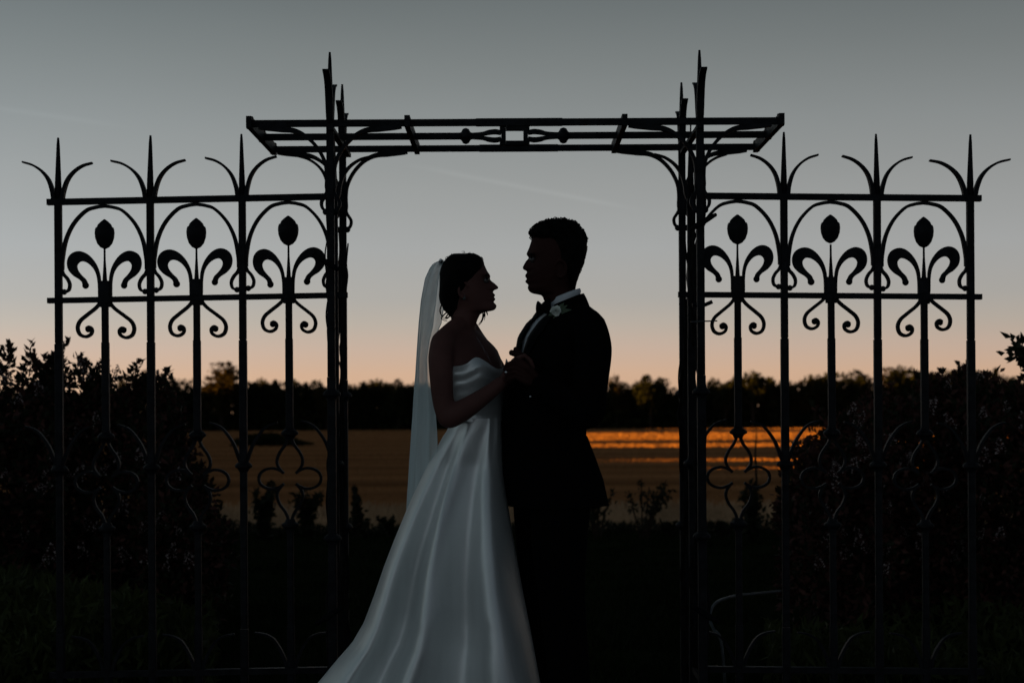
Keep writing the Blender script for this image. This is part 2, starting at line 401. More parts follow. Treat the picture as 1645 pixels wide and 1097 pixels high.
def m_quatrefoil():
    b = MB(); q = [(2.5, 70), (4, 62), (8, 53), (16, 42), (20.5, 30), (19, 20), (13, 11.5), (9.5, 8.5)]
    h = [(9.5, 8.5), (15, 12.5), (26, 16.5), (38, 15), (47, 9), (50.5, 0)]
    for sx in (-1, 1):
        for sz in (-1, 1):
            b.flat(crom([(sx*x*KM, (-451+sz*z)*KM) for x, z in q], 5), 0.0105, 0.02)
            b.flat(crom([(sx*x*KM, (-451+sz*z)*KM) for x, z in h], 5), 0.0105, 0.02)
    return b.mesh('quatrefoil', IRON)
def m_post():
    b = MB(); w = 0.0135
    b.box(-w, w, -w, w, -226*KM, 2*KM, 0.003)
    b.box(-w*0.86, w*0.86, -w*0.86, w*0.86, -229*KM, -225*KM)
    b.box(-w*1.1, w*1.1, -w*1.1, w*1.1, -424*KM, -228*KM, 0.003)
    b.box(-w, w, -w, w, -690*KM, -426*KM, 0.004)
    b.box(-w*1.12, w*1.12, -w*1.12, w*1.12, -850*KM, -691*KM, 0.003)
    return b.mesh('post', IRON)
FORGE = random.Random(99)
def forge(o, a=0.010, sc=0.02):
    o.rotation_euler.y += FORGE.gauss(0, a); o.scale = (1+FORGE.gauss(0, sc), 1, 1+FORGE.gauss(0, sc*0.5)); return o
def add_post(parent, x, dz, low=True):
    p = link('post', cached('post', m_post), parent, (x, 0, dz))
    forge(link('spike', cached('spike', m_spike), p), 0.012, 0.03)
    for s in (-1, 1):
        forge(link('leaf', cached(('leaf', s), lambda: m_leaf(s)), p), 0.025, 0.035)
        if low is True or low == s: link('low_leaf', cached(('low', s), lambda: m_lowleaf(s)), p)
    link('collar', cached('pcollar', lambda: m_collar(-430*KM)), p)
    return p
def add_picket(parent, x, dz):
    p = link('picket', cached('picket', m_picket), parent, (x, 0, dz))
    link('lower_picket', cached('pickl', m_picket_low), p)
    forge(link('bud', cached('bud', m_bud), p), 0.006, 0.04)
    link('quatrefoil', cached('quat', m_quatrefoil), p)
    link('collar', cached('c1', lambda: m_collar(-379*KM)), p)
    link('collar', cached('c2', lambda: m_collar(-525*KM, True)), p)
    for s in (-1, 1):
        forge(link('cut_leaf', cached(('cut', s), lambda: m_curl(s)), p), 0.006, 0.03)
        forge(link('scroll', cached(('scr', s), lambda: m_scroll(s)), p), 0.005, 0.03)
        link('foot_leaf', cached(('foot', s), lambda: m_lowleaf(s, False)), p)
    return p
DROOP = 0.0145
def fence_panel(sgn, x0, ztop, bay, label):
    root = empty('fence_panel', (x0, 6.4, 0))
    tag(root, label, 'fence panel', 'wrought iron fence panels either side of the arbor')
    L = bay*3+0.042
    for zc, hh, xs in ((0, 0.0115, 0.0), (-158*KM, 0.0105, -0.05), (-759*KM, 0.0115, 0.0)):
        b = MB(); x1 = sgn*L; xa = sgn*xs
        a, c = sorted((xa, x1)); za, zb = ztop+zc-DROOP*abs(a), ztop+zc-DROOP*abs(c)
        d = 0.0145
        v = [(a, -d, za-hh), (c, -d, zb-hh), (c, d, zb-hh), (a, d, za-hh), (a, -d, za+hh), (c, -d, zb+hh), (c, d, zb+hh), (a, d, za+hh)]
        b.add(v, [(3, 2, 1, 0), (4, 5, 6, 7), (0, 1, 5, 4), (1, 2, 6, 5), (2, 3, 7, 6), (3, 0, 4, 7)])
        link('rail', b.mesh('rail', IRON), root)
    for i in range(4): add_post(root, sgn*bay*i, ztop-DROOP*bay*i, True if i else sgn)
    for i in range(3):
        xm = sgn*bay*(i+0.5); dz = ztop-DROOP*bay*(i+0.5)
        add_picket(root, xm, dz).rotation_euler.y = FORGE.gauss(0, 0.0022)
        link('arch', cached(('arch', bay), lambda: m_arch(bay/2)), root, (xm, 0, dz))
    return root
fence_panel(-1, -0.688, 2.008, 0.3583, 'left wrought iron fence panel with three tulip buds beside the arbor')
fence_panel(1, 0.700, 2.003, 0.3628, 'right wrought iron fence panel with three tulip buds beside the arbor')

# ------------------------------------------------------------------ arbor over the gateway
arb = empty('garden_arbor', (0.018, 6.4, 0))
tag(arb, 'tall wrought iron arbor with slatted flat top arching over the couple', 'arbor')
ZB = 2.24
def m_apost():
    b = MB(); w = 0.0140
    b.box(-w, w, -w, w, 1.3, ZB+0.015, 0.003); b.box(-w*1.12, w*1.12, -w*1.12, w*1.12, -0.03, 1.299, 0.003)
    return b.mesh('arbor_post', IRON)
def m_bracket(s):
    p = [(0.014, -0.235), (0.013, -0.19), (0.020, -0.145), (0.045, -0.095), (0.085, -0.052), (0.13, -0.028), (0.18, -0.022), (0.235, -0.0185), (0.265, -0.0165)]
    b = MB(); b.flat(crom([(s*x, z) for x, z in p], 5), [0.014, 0.014, 0.0135, 0.013, 0.013, 0.017, 0.019, 0.014, 0.008], 0.022)
    c = [(0.014, -0.235), (0.013, -0.255), (0.022, -0.272), (0.033, -0.290), (0.032, -0.310), (0.022, -0.325)]
    b.flat(crom([(s*x, z) for x, z in c], 5), [0.014, 0.013, 0.012, 0.010], 0.02); b.ball((s*0.018, 0, -0.328), 0.0125)
    return b.mesh('bracket', IRON)
for sx, sxf in ((-0.687, -0.703), (0.685, 0.680)):
    for yy in (-0.3, 0.3):
        p = link('post', cached('apost', m_apost), arb, (sx if yy < 0 else sxf, yy, 0))
        link('spike', cached('spike', m_spike), p, (0, 0, ZB+0.014))
        for s in (-1, 1):
            link('leaf', cached(('leaf', s), lambda: m_leaf(s)), p, (0, 0, ZB+0.012), R(90))
            link('bracket', cached(('bracket', s), lambda: m_bracket(s)), p, (0, 0, ZB))
        link('collar', cached('acollar', lambda: m_collar(0.0)), p, (0, 0, 1.235))
        link('collar', cached('acollar', lambda: m_collar(0.0)), p, (0, 0, 0.70))
    for zc in (0.165,):               # side rungs tying front and back posts
        b = MB().box(sx-0.010, sx+0.010, -0.287, 0.287, zc-0.010, zc+0.010)
        link('side_rail', b.mesh('side_rail', IRON), arb)
def beam(y, gaps):
    for a, c in gaps:
        b = MB(); b.box(a, c, y-0.008, y+0.008, ZB-0.0125, ZB+0.0125)
        link('beam', b.mesh('beam', IRON), arb)
def fat_beam(y):
    b = MB(); b.box(-0.985, -0.14, y-0.008, y+0.008, ZB-0.0125, ZB+0.0125)
    b.box(-0.145, 0.175, y-0.009, y+0.009, ZB-0.0138, ZB+0.0142, 0.0); b.box(0.17, 0.985, y-0.008, y+0.008, ZB-0.0125, ZB+0.0125)
    return link('beam', b.mesh('beam', IRON), arb)
fat_beam(-0.3); fat_beam(0.3)
beam(0.0, [(-0.985, -0.2), (0.2, 0.985)])
for xs in (-0.985, -0.40, 0.405, 0.985):
    b = MB().box(xs-0.010, xs+0.010, -0.33, 0.335, ZB-0.018, ZB+0.024)
    if abs(xs) > 0.9:
        for yy in (-0.3, 0.0, 0.3): b.box(xs-0.012, xs+0.012, yy-0.012, yy+0.012, ZB-0.0185, ZB+0.0255)
    link('slat', b.mesh('slat', IRON), arb)
for sx in (-0.682, 0.682):
    b = MB().box(sx-0.011, sx+0.011, -0.33, 0.33, ZB-0.0292, ZB-0.0152)
    link('slat', b.mesh('slat', IRON), arb)
med = link('medallion', MB().box(-0.052, -0.034, -0.016, 0.016, -0.036, 0.036, 0.0).box(0.034, 0.052, -0.016, 0.016, -0.036, 0.036).box(-0.0338, 0.0338, -0.017, 0.017, 0.021, 0.039).box(-0.0338, 0.0338, -0.017, 0.017, -0.039, -0.021).box(-0.058, -0.0521, -0.02, 0.02, 0.018, 0.040).box(0.0521, 0.058, -0.02, 0.02, 0.018, 0.040).box(-0.058, -0.0521, -0.02, 0.02, -0.040, -0.018).box(0.0521, 0.058, -0.02, 0.02, -0.040, -0.018).mesh('medallion', IRON), arb, (-0.002, 0, ZB))
for s in (-1, 1):
    b = MB()
    for q in (-1, 1):
        pts = [(s*0.052, q*0.012), (s*0.075, q*0.016), (s*0.10, q*0.0135), (s*0.125, q*0.008), (s*0.17, q*0.005)]
        b.flat(crom(pts, 5), [0.016, 0.018, 0.017, 0.013, 0.012], 0.024)
    link('split_bar', b.mesh('split_bar', IRON), med)
    prof = [(0.012, -0.026), (0.016, -0.018), (0.027, -0.012), (0.031, -0.003), (0.031, 0.003), (0.027, 0.012), (0.016, 0.018), (0.012, 0.026)]
    v = MB().lathe(prof, 12); v.v = [(s*0.190+z, y, x) for x, y, z in v.v]
    link('knob', v.mesh('knob', IRON), med)

# ------------------------------------------------------------------ bare climbing vines on the arbor sides
def vine(x0, seed, nst, label, ties):
    r = random.Random(seed); root = empty('climbing_vine', (x0, 6.4, 0)); tag(root, label, 'vine', 'bare vines on the arbor')
    for i in range(nst):
        a, y = r.uniform(-0.018, 0.018), r.uniform(-0.2, 0.2); pts = []; z = -0.02; top = r.uniform(1.5, 2.3) if i > 1 else 2.32
        ph, am, fr = r.uniform(0, 6), r.uniform(0.006, 0.015), r.uniform(5, 9)
        while z < top:
            pts.append((a+am*math.sin(ph+fr*z)+r.gauss(0, 0.003), y+0.10*math.sin(ph*2+fr*0.5*z)+r.gauss(0, 0.006), z)); z += r.uniform(0.05, 0.09)
        rad = r.uniform(0.006, 0.011)
        link('stem', MB().tube(crom(pts, 3), [rad*1.3, rad, rad*0.8, rad*0.4], 7).mesh('stem', VINE, True), root)
        for q in range(3):
            p = pts[r.randrange(len(pts)//3, len(pts)-2)]; d = r.choice((-1, 1)); yy = p[1]
            t = [(p[0], yy, p[2]), (p[0]+d*0.010, yy-0.02, p[2]+0.04), (p[0]+d*0.014, yy-0.03, p[2]+0.10), (p[0]+d*r.uniform(0.0, 0.012), yy-0.02, p[2]+r.uniform(0.15, 0.22))]
            link('twig', MB().tube(crom(t, 4), [0.005, 0.004, 0.002], 6).mesh('twig', VINE, True), root)
    for z, d in ties:
        t = [(-0.045*d, -0.36, z-0.028), (-0.01*d, -0.37, z-0.006), (0.02*d, -0.36, z+0.012), (0.05*d, -0.33, z+0.03)]
        link('tie', MB().tube(crom(t, 5), [0.008, 0.012, 0.010, 0.007], 8).mesh('tie', TWINE, True), root)
    return root
vine(-0.680, 4, 10, 'bare woody vine twined up the left side of the arbor', [(0.42, 1), (1.72, -1)])
vine(0.706, 11, 9, 'bare woody vine twined thickly up the right side of the arbor', [(0.42, -1), (1.86, 1)])
hook = link('latch_bar', MB().tube([(0, 0, 0), (0.05, 0, 0.001), (0.075, 0, 0.012)], 0.0085, 6).mesh('latch_bar', IRON), None, W(1112, 490, 6.15))
tag(hook, 'short bent iron latch bar sticking out of right arbor post', 'latch')
wire = link('tie_wire', MB().tube([(-0.005, 0, 0), (0.05, 0, 0.002), (0.092, 0, 0.003)], 0.0026, 5).mesh('tie_wire', HOSE), None, W(1112, 517, 6.03))
tag(wire, 'thin pale wire poking sideways from right arbor post below the latch bar', 'wire')

# ------------------------------------------------------------------ figures
KP = 5.5/FPX
NB = 56
def tab(t, y): return float(np.interp(y, [a for a, b in t], [b for a, b in t]))
def head_stack(dirn, front, base, back, width, sig, eye, Yc, y0, y1, step, off_w=0.0):
    out = []
    y = y0
    while y <= y1+1e-6:
        ff, fb, bk, w = tab(front, y), tab(base, y), tab(back, y), tab(width, y)+off_w
        xc, a = (fb+bk)/2, abs(fb-bk)/2*KP
        c0 = W(xc, y, Yc); ring = []
        s_ = tab(sig, y); bump = abs(ff-fb)*KP*(1 if (ff-fb)*dirn > 0 else -1)
        for k in range(NB):
            q = 2*math.pi*k/NB; c, s = math.cos(q), math.sin(q)
            c2 = math.copysign(abs(c)**0.92, c); ww = w*(1-0.18*max(c, 0)**2)
            X = dirn*a*c2; Yo = ww*s
            if c > 0:
                X += dirn*bump*math.exp(-(Yo/s_)**2)
                X -= dirn*0.0075*math.exp(-((abs(Yo)-0.031)/0.014)**2-((y-eye)*KP/0.010)**2)
                X += dirn*0.004*math.exp(-((abs(Yo)-0.030)/0.020)**2-((y-eye+8.5)*KP/0.006)**2)
            ring.append((c0.x+X, Yc+Yo, c0.z))
        out.append(ring); y += step
    return out
def torso_stack(rows, alpha, dirn, Yc, n=48, pw=0.85, grow=0.0, dy=0.0):
    # rows: (y_px, x_center_px, front depth, back depth, half width)
    ys = np.arange(rows[0][0], rows[-1][0]+0.1, 5.0); out = []
    for y in ys:
        xc, df, db, w = [float(np.interp(y, [r[0] for r in rows], [r[i] for r in rows])) for i in range(1, 5)]
        c0 = W(xc, y, Yc); ring = []
        for k in range(n):
            q = 2*math.pi*k/n; c, s = math.cos(q), math.sin(q)
            f = (df if c > 0 else db)+grow
            lx = f*math.copysign(abs(c)**pw, c); ly = (w+grow)*math.copysign(abs(s)**pw, s)
            # local forward is dirn*x turned towards the camera by alpha
            fx, fy = dirn*math.cos(alpha), -math.sin(alpha)
            gx, gy = -fy, fx
            ring.append((c0.x+lx*fx+ly*gx, Yc+dy+lx*fy+ly*gy, c0.z))
        out.append(ring)
    return out
def limb(mb, pts, rad, n=14, k=6):
    P = [W(*p) for p in pts]; mb.tube(crom(P, k), rad, n)
    mb.ball(P[0], rad[0]*0.97, 12, 9); mb.ball(P[-1], rad[-1]*0.97, 12, 9)
def hand(mb, wrist, fingers, thumb, fr=0.0088):
    w = W(*wrist)
    for f in fingers:
        P = [W(*p) for p in f]
        mb.tube([w*0.85+P[0]*0.15]+[w.lerp(P[0], 0.6)]+P, [0.014, 0.0135, fr*1.2, fr*1.05, fr*0.95, fr*0.78], 9)
        mb.ball(P[-1], fr*0.8, 8, 6)
    T = [W(*p) for p in thumb]
    mb.tube([w.lerp(T[0], 0.4)]+T, [0.014, fr*1.4, fr*1.25, fr*1.1, fr*0.85], 9); mb.ball(T[-1], fr*0.87, 8, 6)
def ear(mb, px, py, Y, h, dirn):
    c = W(px, py, Y); pts = []
    for t in np.linspace(-0.15, 1.0, 14):
        a = math.pi*(0.30+1.25*t)
        pts.append((c.x-dirn*(-0.5)*h*0.0 + dirn*math.cos(a)*h*0.30, c.y-0.004*math.sin(math.pi*t), c.z+math.sin(a)*h*0.46*(1.0)))
    mb.tube(pts, [0.004, 0.0055, 0.0055, 0.006], 7)
    mb.ball((c.x, c.y+0.006, c.z), h*0.42, 12, 8, (0.62, 0.22, 0.98))
    mb.ball((c.x+dirn*h*0.05, c.y+0.001, c.z-h*0.42), h*0.14, 8, 6, (1, 0.5, 1))

# ---------------- bride
B_front = [(409, 748), (411, 760), (415, 770), (420, 775), (426, 778.5), (430.7, 780.5), (436, 783), (439.4, 785.2), (443.8, 787.9), (448.5, 787.0), (452, 790.0), (454.7, 794), (458, 797.8), (461.3, 801), (463, 801.2), (464.6, 799.5), (466.3, 794.4), (468.5, 792.0), (471, 792.6), (474.3, 796.2), (475.8, 795.6), (477.2, 791.8), (478.6, 795), (480.8, 796.4), (483, 794.8), (485.2, 792.4), (488, 795.6), (491, 797.9), (495, 797.2), (498, 794.5), (499.5, 791), (501.1, 780), (503, 775), (505, 771.3), (513.8, 767), (527, 763.2), (534.6, 762.8), (545, 768), (556, 775)]
B_base = [(409, 748), (411, 760), (415, 770), (420, 775), (426, 778.5), (430.7, 780.5), (436, 783), (439.4, 785), (443.8, 786.5), (448.5, 786), (455, 786.5), (461, 787.5), (466, 788.5), (477, 789.5), (485, 790), (490, 791.5), (495, 792.5), (498, 791), (499.5, 788.5), (501.1, 779.5), (503, 775), (505, 771.3), (513.8, 767), (527, 763.2), (534.6, 762.8), (545, 768), (556, 775)]
B_back = [(409, 745), (411, 733), (415, 726), (425, 718), (440, 713), (455, 712), (470, 714), (485, 718), (500, 723), (515, 725), (530, 722), (545, 716), (556, 713)]
B_w = [(409, 0.006), (411, 0.025), (415, 0.042), (425, 0.060), (440, 0.068), (455, 0.069), (470, 0.066), (485, 0.058), (495, 0.051), (500, 0.048), (505, 0.047), (515, 0.048), (527, 0.051), (535, 0.058), (545, 0.075), (556, 0.10)]
B_sig = [(443, 0.03), (449, 0.009), (455, 0.010), (461, 0.013), (464, 0.016), (467, 0.012), (474, 0.021), (481, 0.022), (485, 0.018), (491, 0.022), (496, 0.026)]
BY = 5.5
bb = MB()
bb.rings(head_stack(1, B_front, B_base, B_back, B_w, B_sig, 449.5, BY, 409, 556, 1.0))
ear(bb, 745, 466, BY-0.068, 0.055, 1)
B_torso = [(532, 744, 0.040, 0.050, 0.055), (540, 744, 0.055, 0.056, 0.090), (550, 744, 0.070, 0.062, 0.130), (561, 745, 0.082, 0.066, 0.158), (580, 746, 0.098, 0.074, 0.168), (600, 747, 0.108, 0.076, 0.150), (640, 754, 0.086, 0.074, 0.124), (665, 760, 0.070, 0.070, 0.100), (680, 762, 0.060, 0.062, 0.08), (720, 766, 0.058, 0.062, 0.08), (860, 766, 0.05, 0.05, 0.06)]
AB = R(30)
bb.rings(torso_stack(B_torso, AB, 1, BY))
limb(bb, [(742, 520, BY-0.02), (726, 533, BY-0.07), (710, 551, BY-0.13)], [0.032, 0.034, 0.040])
limb(bb, [(755, 528, BY+0.03), (766, 545, BY+0.08), (777, 563, BY+0.13)], [0.030, 0.030, 0.034])
limb(bb, [(711, 553, BY-0.13), (708, 575, BY-0.165), (709, 610, BY-0.175), (712, 645, BY-0.18), (718, 670, BY-0.185)], [0.042, 0.042, 0.039, 0.036, 0.034])
limb(bb, [(716, 664, BY-0.18), (722, 671, BY-0.185), (745, 658, BY-0.187), (775, 638, BY-0.18), (806, 614, BY-0.17)], [0.033, 0.036, 0.037, 0.029, 0.0215], k=7)
limb(bb, [(775, 562, BY+0.13), (786, 578, BY+0.15), (798, 598, BY+0.14), (806, 635, BY+0.12)], [0.036, 0.036, 0.034, 0.032])
limb(bb, [(806, 635, BY+0.12), (812, 625, BY+0.05), (816, 606, BY-0.03)], [0.032, 0.029, 0.022])
YH = BY-0.165
hand(bb, (806, 613, YH), [[(829-i*1.2, 577+i*1.0, YH-0.026+i*0.0175), (843-i*1.5, 571+i*0.8, YH-0.030+i*0.0175), (852-i*2, 579+i, YH-0.030+i*0.0175), (857-i*3, 590-i, YH-0.028+i*0.017)] for i in range(4)], [(817, 600, YH-0.035), (827, 590, YH-0.045), (835, 586, YH-0.048), (843, 586, YH-0.045)], 0.0080)
YF = BY-0.05
hand(bb, (815, 608, YF), [[(829-i*1.2, 583+i*1.0, YF+0.03-i*0.0165), (841-i*1.5, 580+i*0.8, YF+0.03-i*0.0165), (849-i*2, 587+i, YF+0.03-i*0.016), (852-i*3, 596-i, YF+0.03-i*0.016)] for i in range(4)], [(819, 602, YF+0.035), (829, 593, YF+0.04), (836, 590, YF+0.04), (843, 590, YF+0.036)], 0.0078)
# legs stand hidden inside the skirt
for q in (-1, 1):
    bb.tube([(-0.12, BY+0.05+0.04*q, 0.86), (-0.12, BY+0.06+0.05*q, 0.48), (-0.12, BY+0.08*q, 0.10)], [0.055, 0.045, 0.032], 12)
    bb.tube([(-0.14, BY+0.08*q, 0.07), (-0.05, BY+0.08*q, 0.035), (0.06, BY+0.08*q, 0.022)], [0.034, 0.034, 0.02], 10)
B0 = Vector((-0.12, BY, 0.0))
def relax(me, mask, it):
    nv = len(me.vertices); co = np.empty(nv*3, np.float32); me.vertices.foreach_get('co', co); co = co.reshape(-1, 3)
    e = np.empty(len(me.edges)*2, np.int32); me.edges.foreach_get('vertices', e); e = e.reshape(-1, 2)
    m = mask(co)[:, None]; deg = np.bincount(e.ravel(), minlength=nv)[:, None]
    for _ in range(it):
        acc = np.stack([np.bincount(e[:, 0], co[e[:, 1], k], nv)+np.bincount(e[:, 1], co[e[:, 0], k], nv) for k in range(3)], 1)
        co = co+(acc/np.maximum(deg, 1)-co)*0.6*m
    me.vertices.foreach_set('co', co.astype(np.float32).ravel()); me.update()
bme = remesh(bb, 'bride_body', SKIN_B, 0.0028, B0, 1)
def bare(co):
    zt = W(740, 517, BY).z; xt = W(796, 600, BY).x-B0.x
    return np.clip((zt-co[:, 2])/0.02, 0, 1)*np.clip((xt-co[:, 0])/0.02, 0, 1)
relax(bme, bare, 40)
bride = link('person', bme, None, B0)
tag(bride, 'person in long pale satin gown and veil, hair pinned up, facing right', 'person', 'couple holding hands under the arbor')
def bpart(name, mb, m, smooth=True, parent=None): return link(name, mb.mesh(name, m, smooth, off=B0), parent or bride)

def jitter(mb, amp, fq, seed):
    r = np.random.RandomState(seed); ph = r.uniform(0, 6, (3, 3, 3)); fr = r.uniform(0.6, 1.6, (3, 3, 3))*fq
    V = np.array(mb.v)
    D = np.zeros_like(V)
    for i in range(3):
        for j in range(3):
            D[:, i] += np.sin(V[:, 0]*fr[i, j, 0]+ph[i, j, 0])*np.sin(V[:, 1]*fr[i, j, 1]+ph[i, j, 1])*np.sin(V[:, 2]*fr[i, j, 2]+ph[i, j, 2])
    mb.v = [tuple(q) for q in V+D*amp]
def hair_stack(dirn, rows, Yc, n=44, pw=0.8):
    out = []
    for y in np.arange(rows[0][0], rows[-1][0]+0.01, 1.5):
        xf, xb, w = [float(np.interp(y, [r[0] for r in rows], [r[i] for r in rows])) for i in (1, 2, 3)]
        xc, a = (xf+xb)/2, abs(xf-xb)/2*KP; c0 = W(xc, y, Yc)
        out.append([(c0.x+dirn*a*math.copysign(abs(math.cos(q))**pw, math.cos(q)), Yc+w*math.copysign(abs(math.sin(q))**pw, math.sin(q)), c0.z) for q in [2*math.pi*k/n for k in range(n)]])
    return out
hb = MB()
hb.rings(hair_stack(1, [(406.8, 748, 737, 0.012), (408, 758, 729, 0.03), (411, 770, 722, 0.05), (416, 776, 716, 0.064), (424, 778, 711, 0.074), (432, 777, 708.5, 0.078), (440, 774, 706.5, 0.080), (452, 766, 705.5, 0.081), (462, 757, 705.5, 0.079), (475, 749, 706, 0.070), (487, 743, 707.5, 0.059), (497, 738, 711, 0.048), (505, 732, 719, 0.030), (509, 728, 723, 0.012)], BY))
jitter(hb, 0.0022, 55, 5)
r = random.Random(21)
for i in range(70):                                     # combed strands over the pinned-up hair
    y0 = r.uniform(409, 440); ang = r.uniform(-1.3, 1.3); pts = []
    for t in np.linspace(0, 1, 8):
        y = y0+t*r.uniform(40, 46)*(1.1); xb = tab([(407, 738), (416, 716), (432, 709), (452, 707), (475, 708.5), (497, 714)], y); xf = tab([(407, 748), (416, 775), (432, 776), (452, 762), (475, 747), (497, 736)], y)
        w = tab([(407, 0.02), (416, 0.066), (440, 0.081), (462, 0.078), (487, 0.056), (497, 0.045)], y)
        q = math.pi*(0.15+0.75*abs(ang)/1.3*0.9*(0.4+0.6*t)); xm, a = (xf+xb)/2, abs(xf-xb)/2*KP
        c0 = W(xm, y, BY); pts.append((c0.x+a*math.cos(q), BY-math.copysign(w, ang)*math.sin(q), c0.z))
    hb.tube(pts, [0.0018, 0.0028, 0.0024, 0.001], 5)
hair = bpart('hair', hb, HAIR)
wisps = [[(722, 498), (714, 505), (709, 511), (714, 515), (719, 516)], [(724, 500), (718, 507), (716, 511), (722, 508), (725, 504)], [(727, 498), (722, 508), (717, 512), (712, 508)], [(709, 490), (707, 500), (711, 510), (718, 515)],
         [(780, 497), (777, 508), (774, 517), (769, 523)], [(776, 500), (775, 512), (770, 520), (768, 522)], [(778, 499), (779, 508), (778, 515)], [(781, 499), (783, 505), (783, 507)], [(748, 413), (752, 407), (756, 405)], [(757, 411), (759, 407), (764, 408)], [(770, 415), (774, 413), (777, 418)]]
rw = random.Random(17)
for k in range(16):
    t = rw.uniform(0, 1); x0, y0 = (712+t*62, 416-9*math.sin(math.pi*t)) if k < 11 else (709+rw.uniform(0, 8), rw.uniform(470, 500))
    wisps.append([(x0, y0+3), (x0+rw.uniform(-3, 3), y0-rw.uniform(1, 3)), (x0+rw.uniform(-7, 6), y0-rw.uniform(0, 4))])
for i, wv in enumerate(wisps):
    yo = BY-0.03 if i < 4 else (BY+0.05 if i < 8 else BY)
    b = MB().tube(crom([W(a, c, yo) for a, c in wv], 6), [0.0022, 0.0026, 0.0012, 0.0006] if i < 8 else [0.0010, 0.0005], 5)
    bpart('hair_strand', b, HAIR, parent=hair)
b = MB().ball(W(746, 479.5, BY-0.076), 0.0055, 8, 6); b.tube([W(746, 474, BY-0.074), W(746, 478, BY-0.076)], 0.001, 5)
bpart('earring', b, HOSE)
def eye(person, off, px, py, Yc, dirn, parent_name):
    for s in (-1, 1):
        c = W(px, py, Yc+0.031*s)
        e = link('eye', MB().ball(c, 0.0105, 14, 10).mesh('eye', EYEW, True, off=off), person)
        link('iris', MB().ball((c.x+dirn*0.0062, c.y, c.z), 0.0052, 10, 7).mesh('iris', IRIS, True, off=off), e)
        lid = MB(); 
        lid.tube([(c.x+dirn*0.0035, c.y+0.012*q, c.z+0.0072-0.004*abs(q)**2) for q in (-1.1, -0.6, 0, 0.6, 1.1)], [0.002, 0.004, 0.0045, 0.004, 0.002], 6)
        link('eyelash', lid.mesh('eyelash', HAIR, True, off=off), e)
        br = MB().tube([(c.x+dirn*(0.0065-0.005*abs(q+0.3)), c.y+s*0.016*q, c.z+0.019-0.003*q*q) for q in (-1.0, -0.4, 0.2, 0.8, 1.3)], [0.002, 0.0034, 0.0034, 0.0026, 0.001], 6)
        link('eyebrow', br.mesh('eyebrow', HAIR, True, off=off), person)
eye(bride, B0, 780.5, 450.5, BY, 1, 'b')

# gown: bodice, waistband, skirt
def bodice():
    b = MB(); n = 72; m = 22; ringset = []
    rows = [(672, 760.5, 0.076, 0.078, 0.108), (640, 755, 0.094, 0.080, 0.133), (610, 748.5, 0.113, 0.080, 0.150), (598, 747.5, 0.118, 0.080, 0.156), (586, 747, 0.113, 0.078, 0.164), (576, 746, 0.104, 0.076, 0.168)]
    for j in range(m+1):
        t = j/m; ring = []
        for k in range(n):
            q = 2*math.pi*k/n; c, s = math.cos(q), math.sin(q)
            top = 581-4*math.cos(q*2) if c > 0 else 596
            top = 590-8*abs(math.sin(q))-3*max(c, 0)*math.exp(-(s/0.35)**2)*-1.6 if c > 0 else 590-8*abs(math.sin(q))+14*(-c)
            top = 591-15*math.exp(-((abs(s)-0.48)/0.24)**2)+(3*math.exp(-(s/0.2)**2)) if c > 0 else 591+10*(-c)
            y = 672+(top-672)*t
            xc, df, db, w = [float(np.interp(-y, [-r_[0] for r_ in rows], [r_[i] for r_ in rows])) for i in range(1, 5)]
            g = 0.006+0.008*t**6*max(c, 0)+0.012*max(c, 0)*math.exp(-((abs(s)-0.48)/0.26)**2-((t-0.74)/0.22)**2)
            if c > -0.2:   # soft cowl folds sweeping across the bust
                g += 0.6*(0.0075*math.exp(-((t-0.87-0.05*math.cos(3*q))/0.035)**2) + 0.006*math.exp(-((t-0.70-0.07*s)/0.045)**2)-0.004*math.exp(-((t-0.79-0.06*s)/0.03)**2) + 0.003*math.exp(-((t-0.52-0.1*s)/0.05)**2))
            f = (df if c > 0 else db)+g; pw = 0.88
            lx = f*math.copysign(abs(c)**pw, c); ly = (w+g)*math.copysign(abs(s)**pw, s)
            fx, fy = math.cos(AB), -math.sin(AB); c0 = W(xc, y, BY)
            ring.append((c0.x+lx*fx+ly*-fy, BY+lx*fy+ly*fx, c0.z))
        ringset.append(ring)
    b.rings(ringset, caps=False)
    return b
gown = bpart('gown', bodice(), GOWN)
wr = torso_stack([(667, 760, 0.076, 0.078, 0.108), (677, 760.5, 0.076, 0.079, 0.110)], AB, 1, BY, 64, 0.88, 0.0095)
bpart('waistband', MB().rings(wr, caps=False), GOWN, parent=gown)
S_left = [(672, 726), (680, 722.5), (690, 719), (700, 712), (716, 703), (733, 694), (749.6, 685), (789.5, 666), (823, 651), (867, 633), (907, 617.5), (951, 602.5), (998.6, 584.5), (1030, 566), (1062, 538), (1097, 509), (1140, 470), (1180, 428), (1215, 395)]
S_right = [(672, 805), (690, 806), (731, 807.5), (765, 810), (799, 814), (859, 824), (939, 838), (1018, 853.5), (1097, 868), (1180, 884), (1215, 890)]
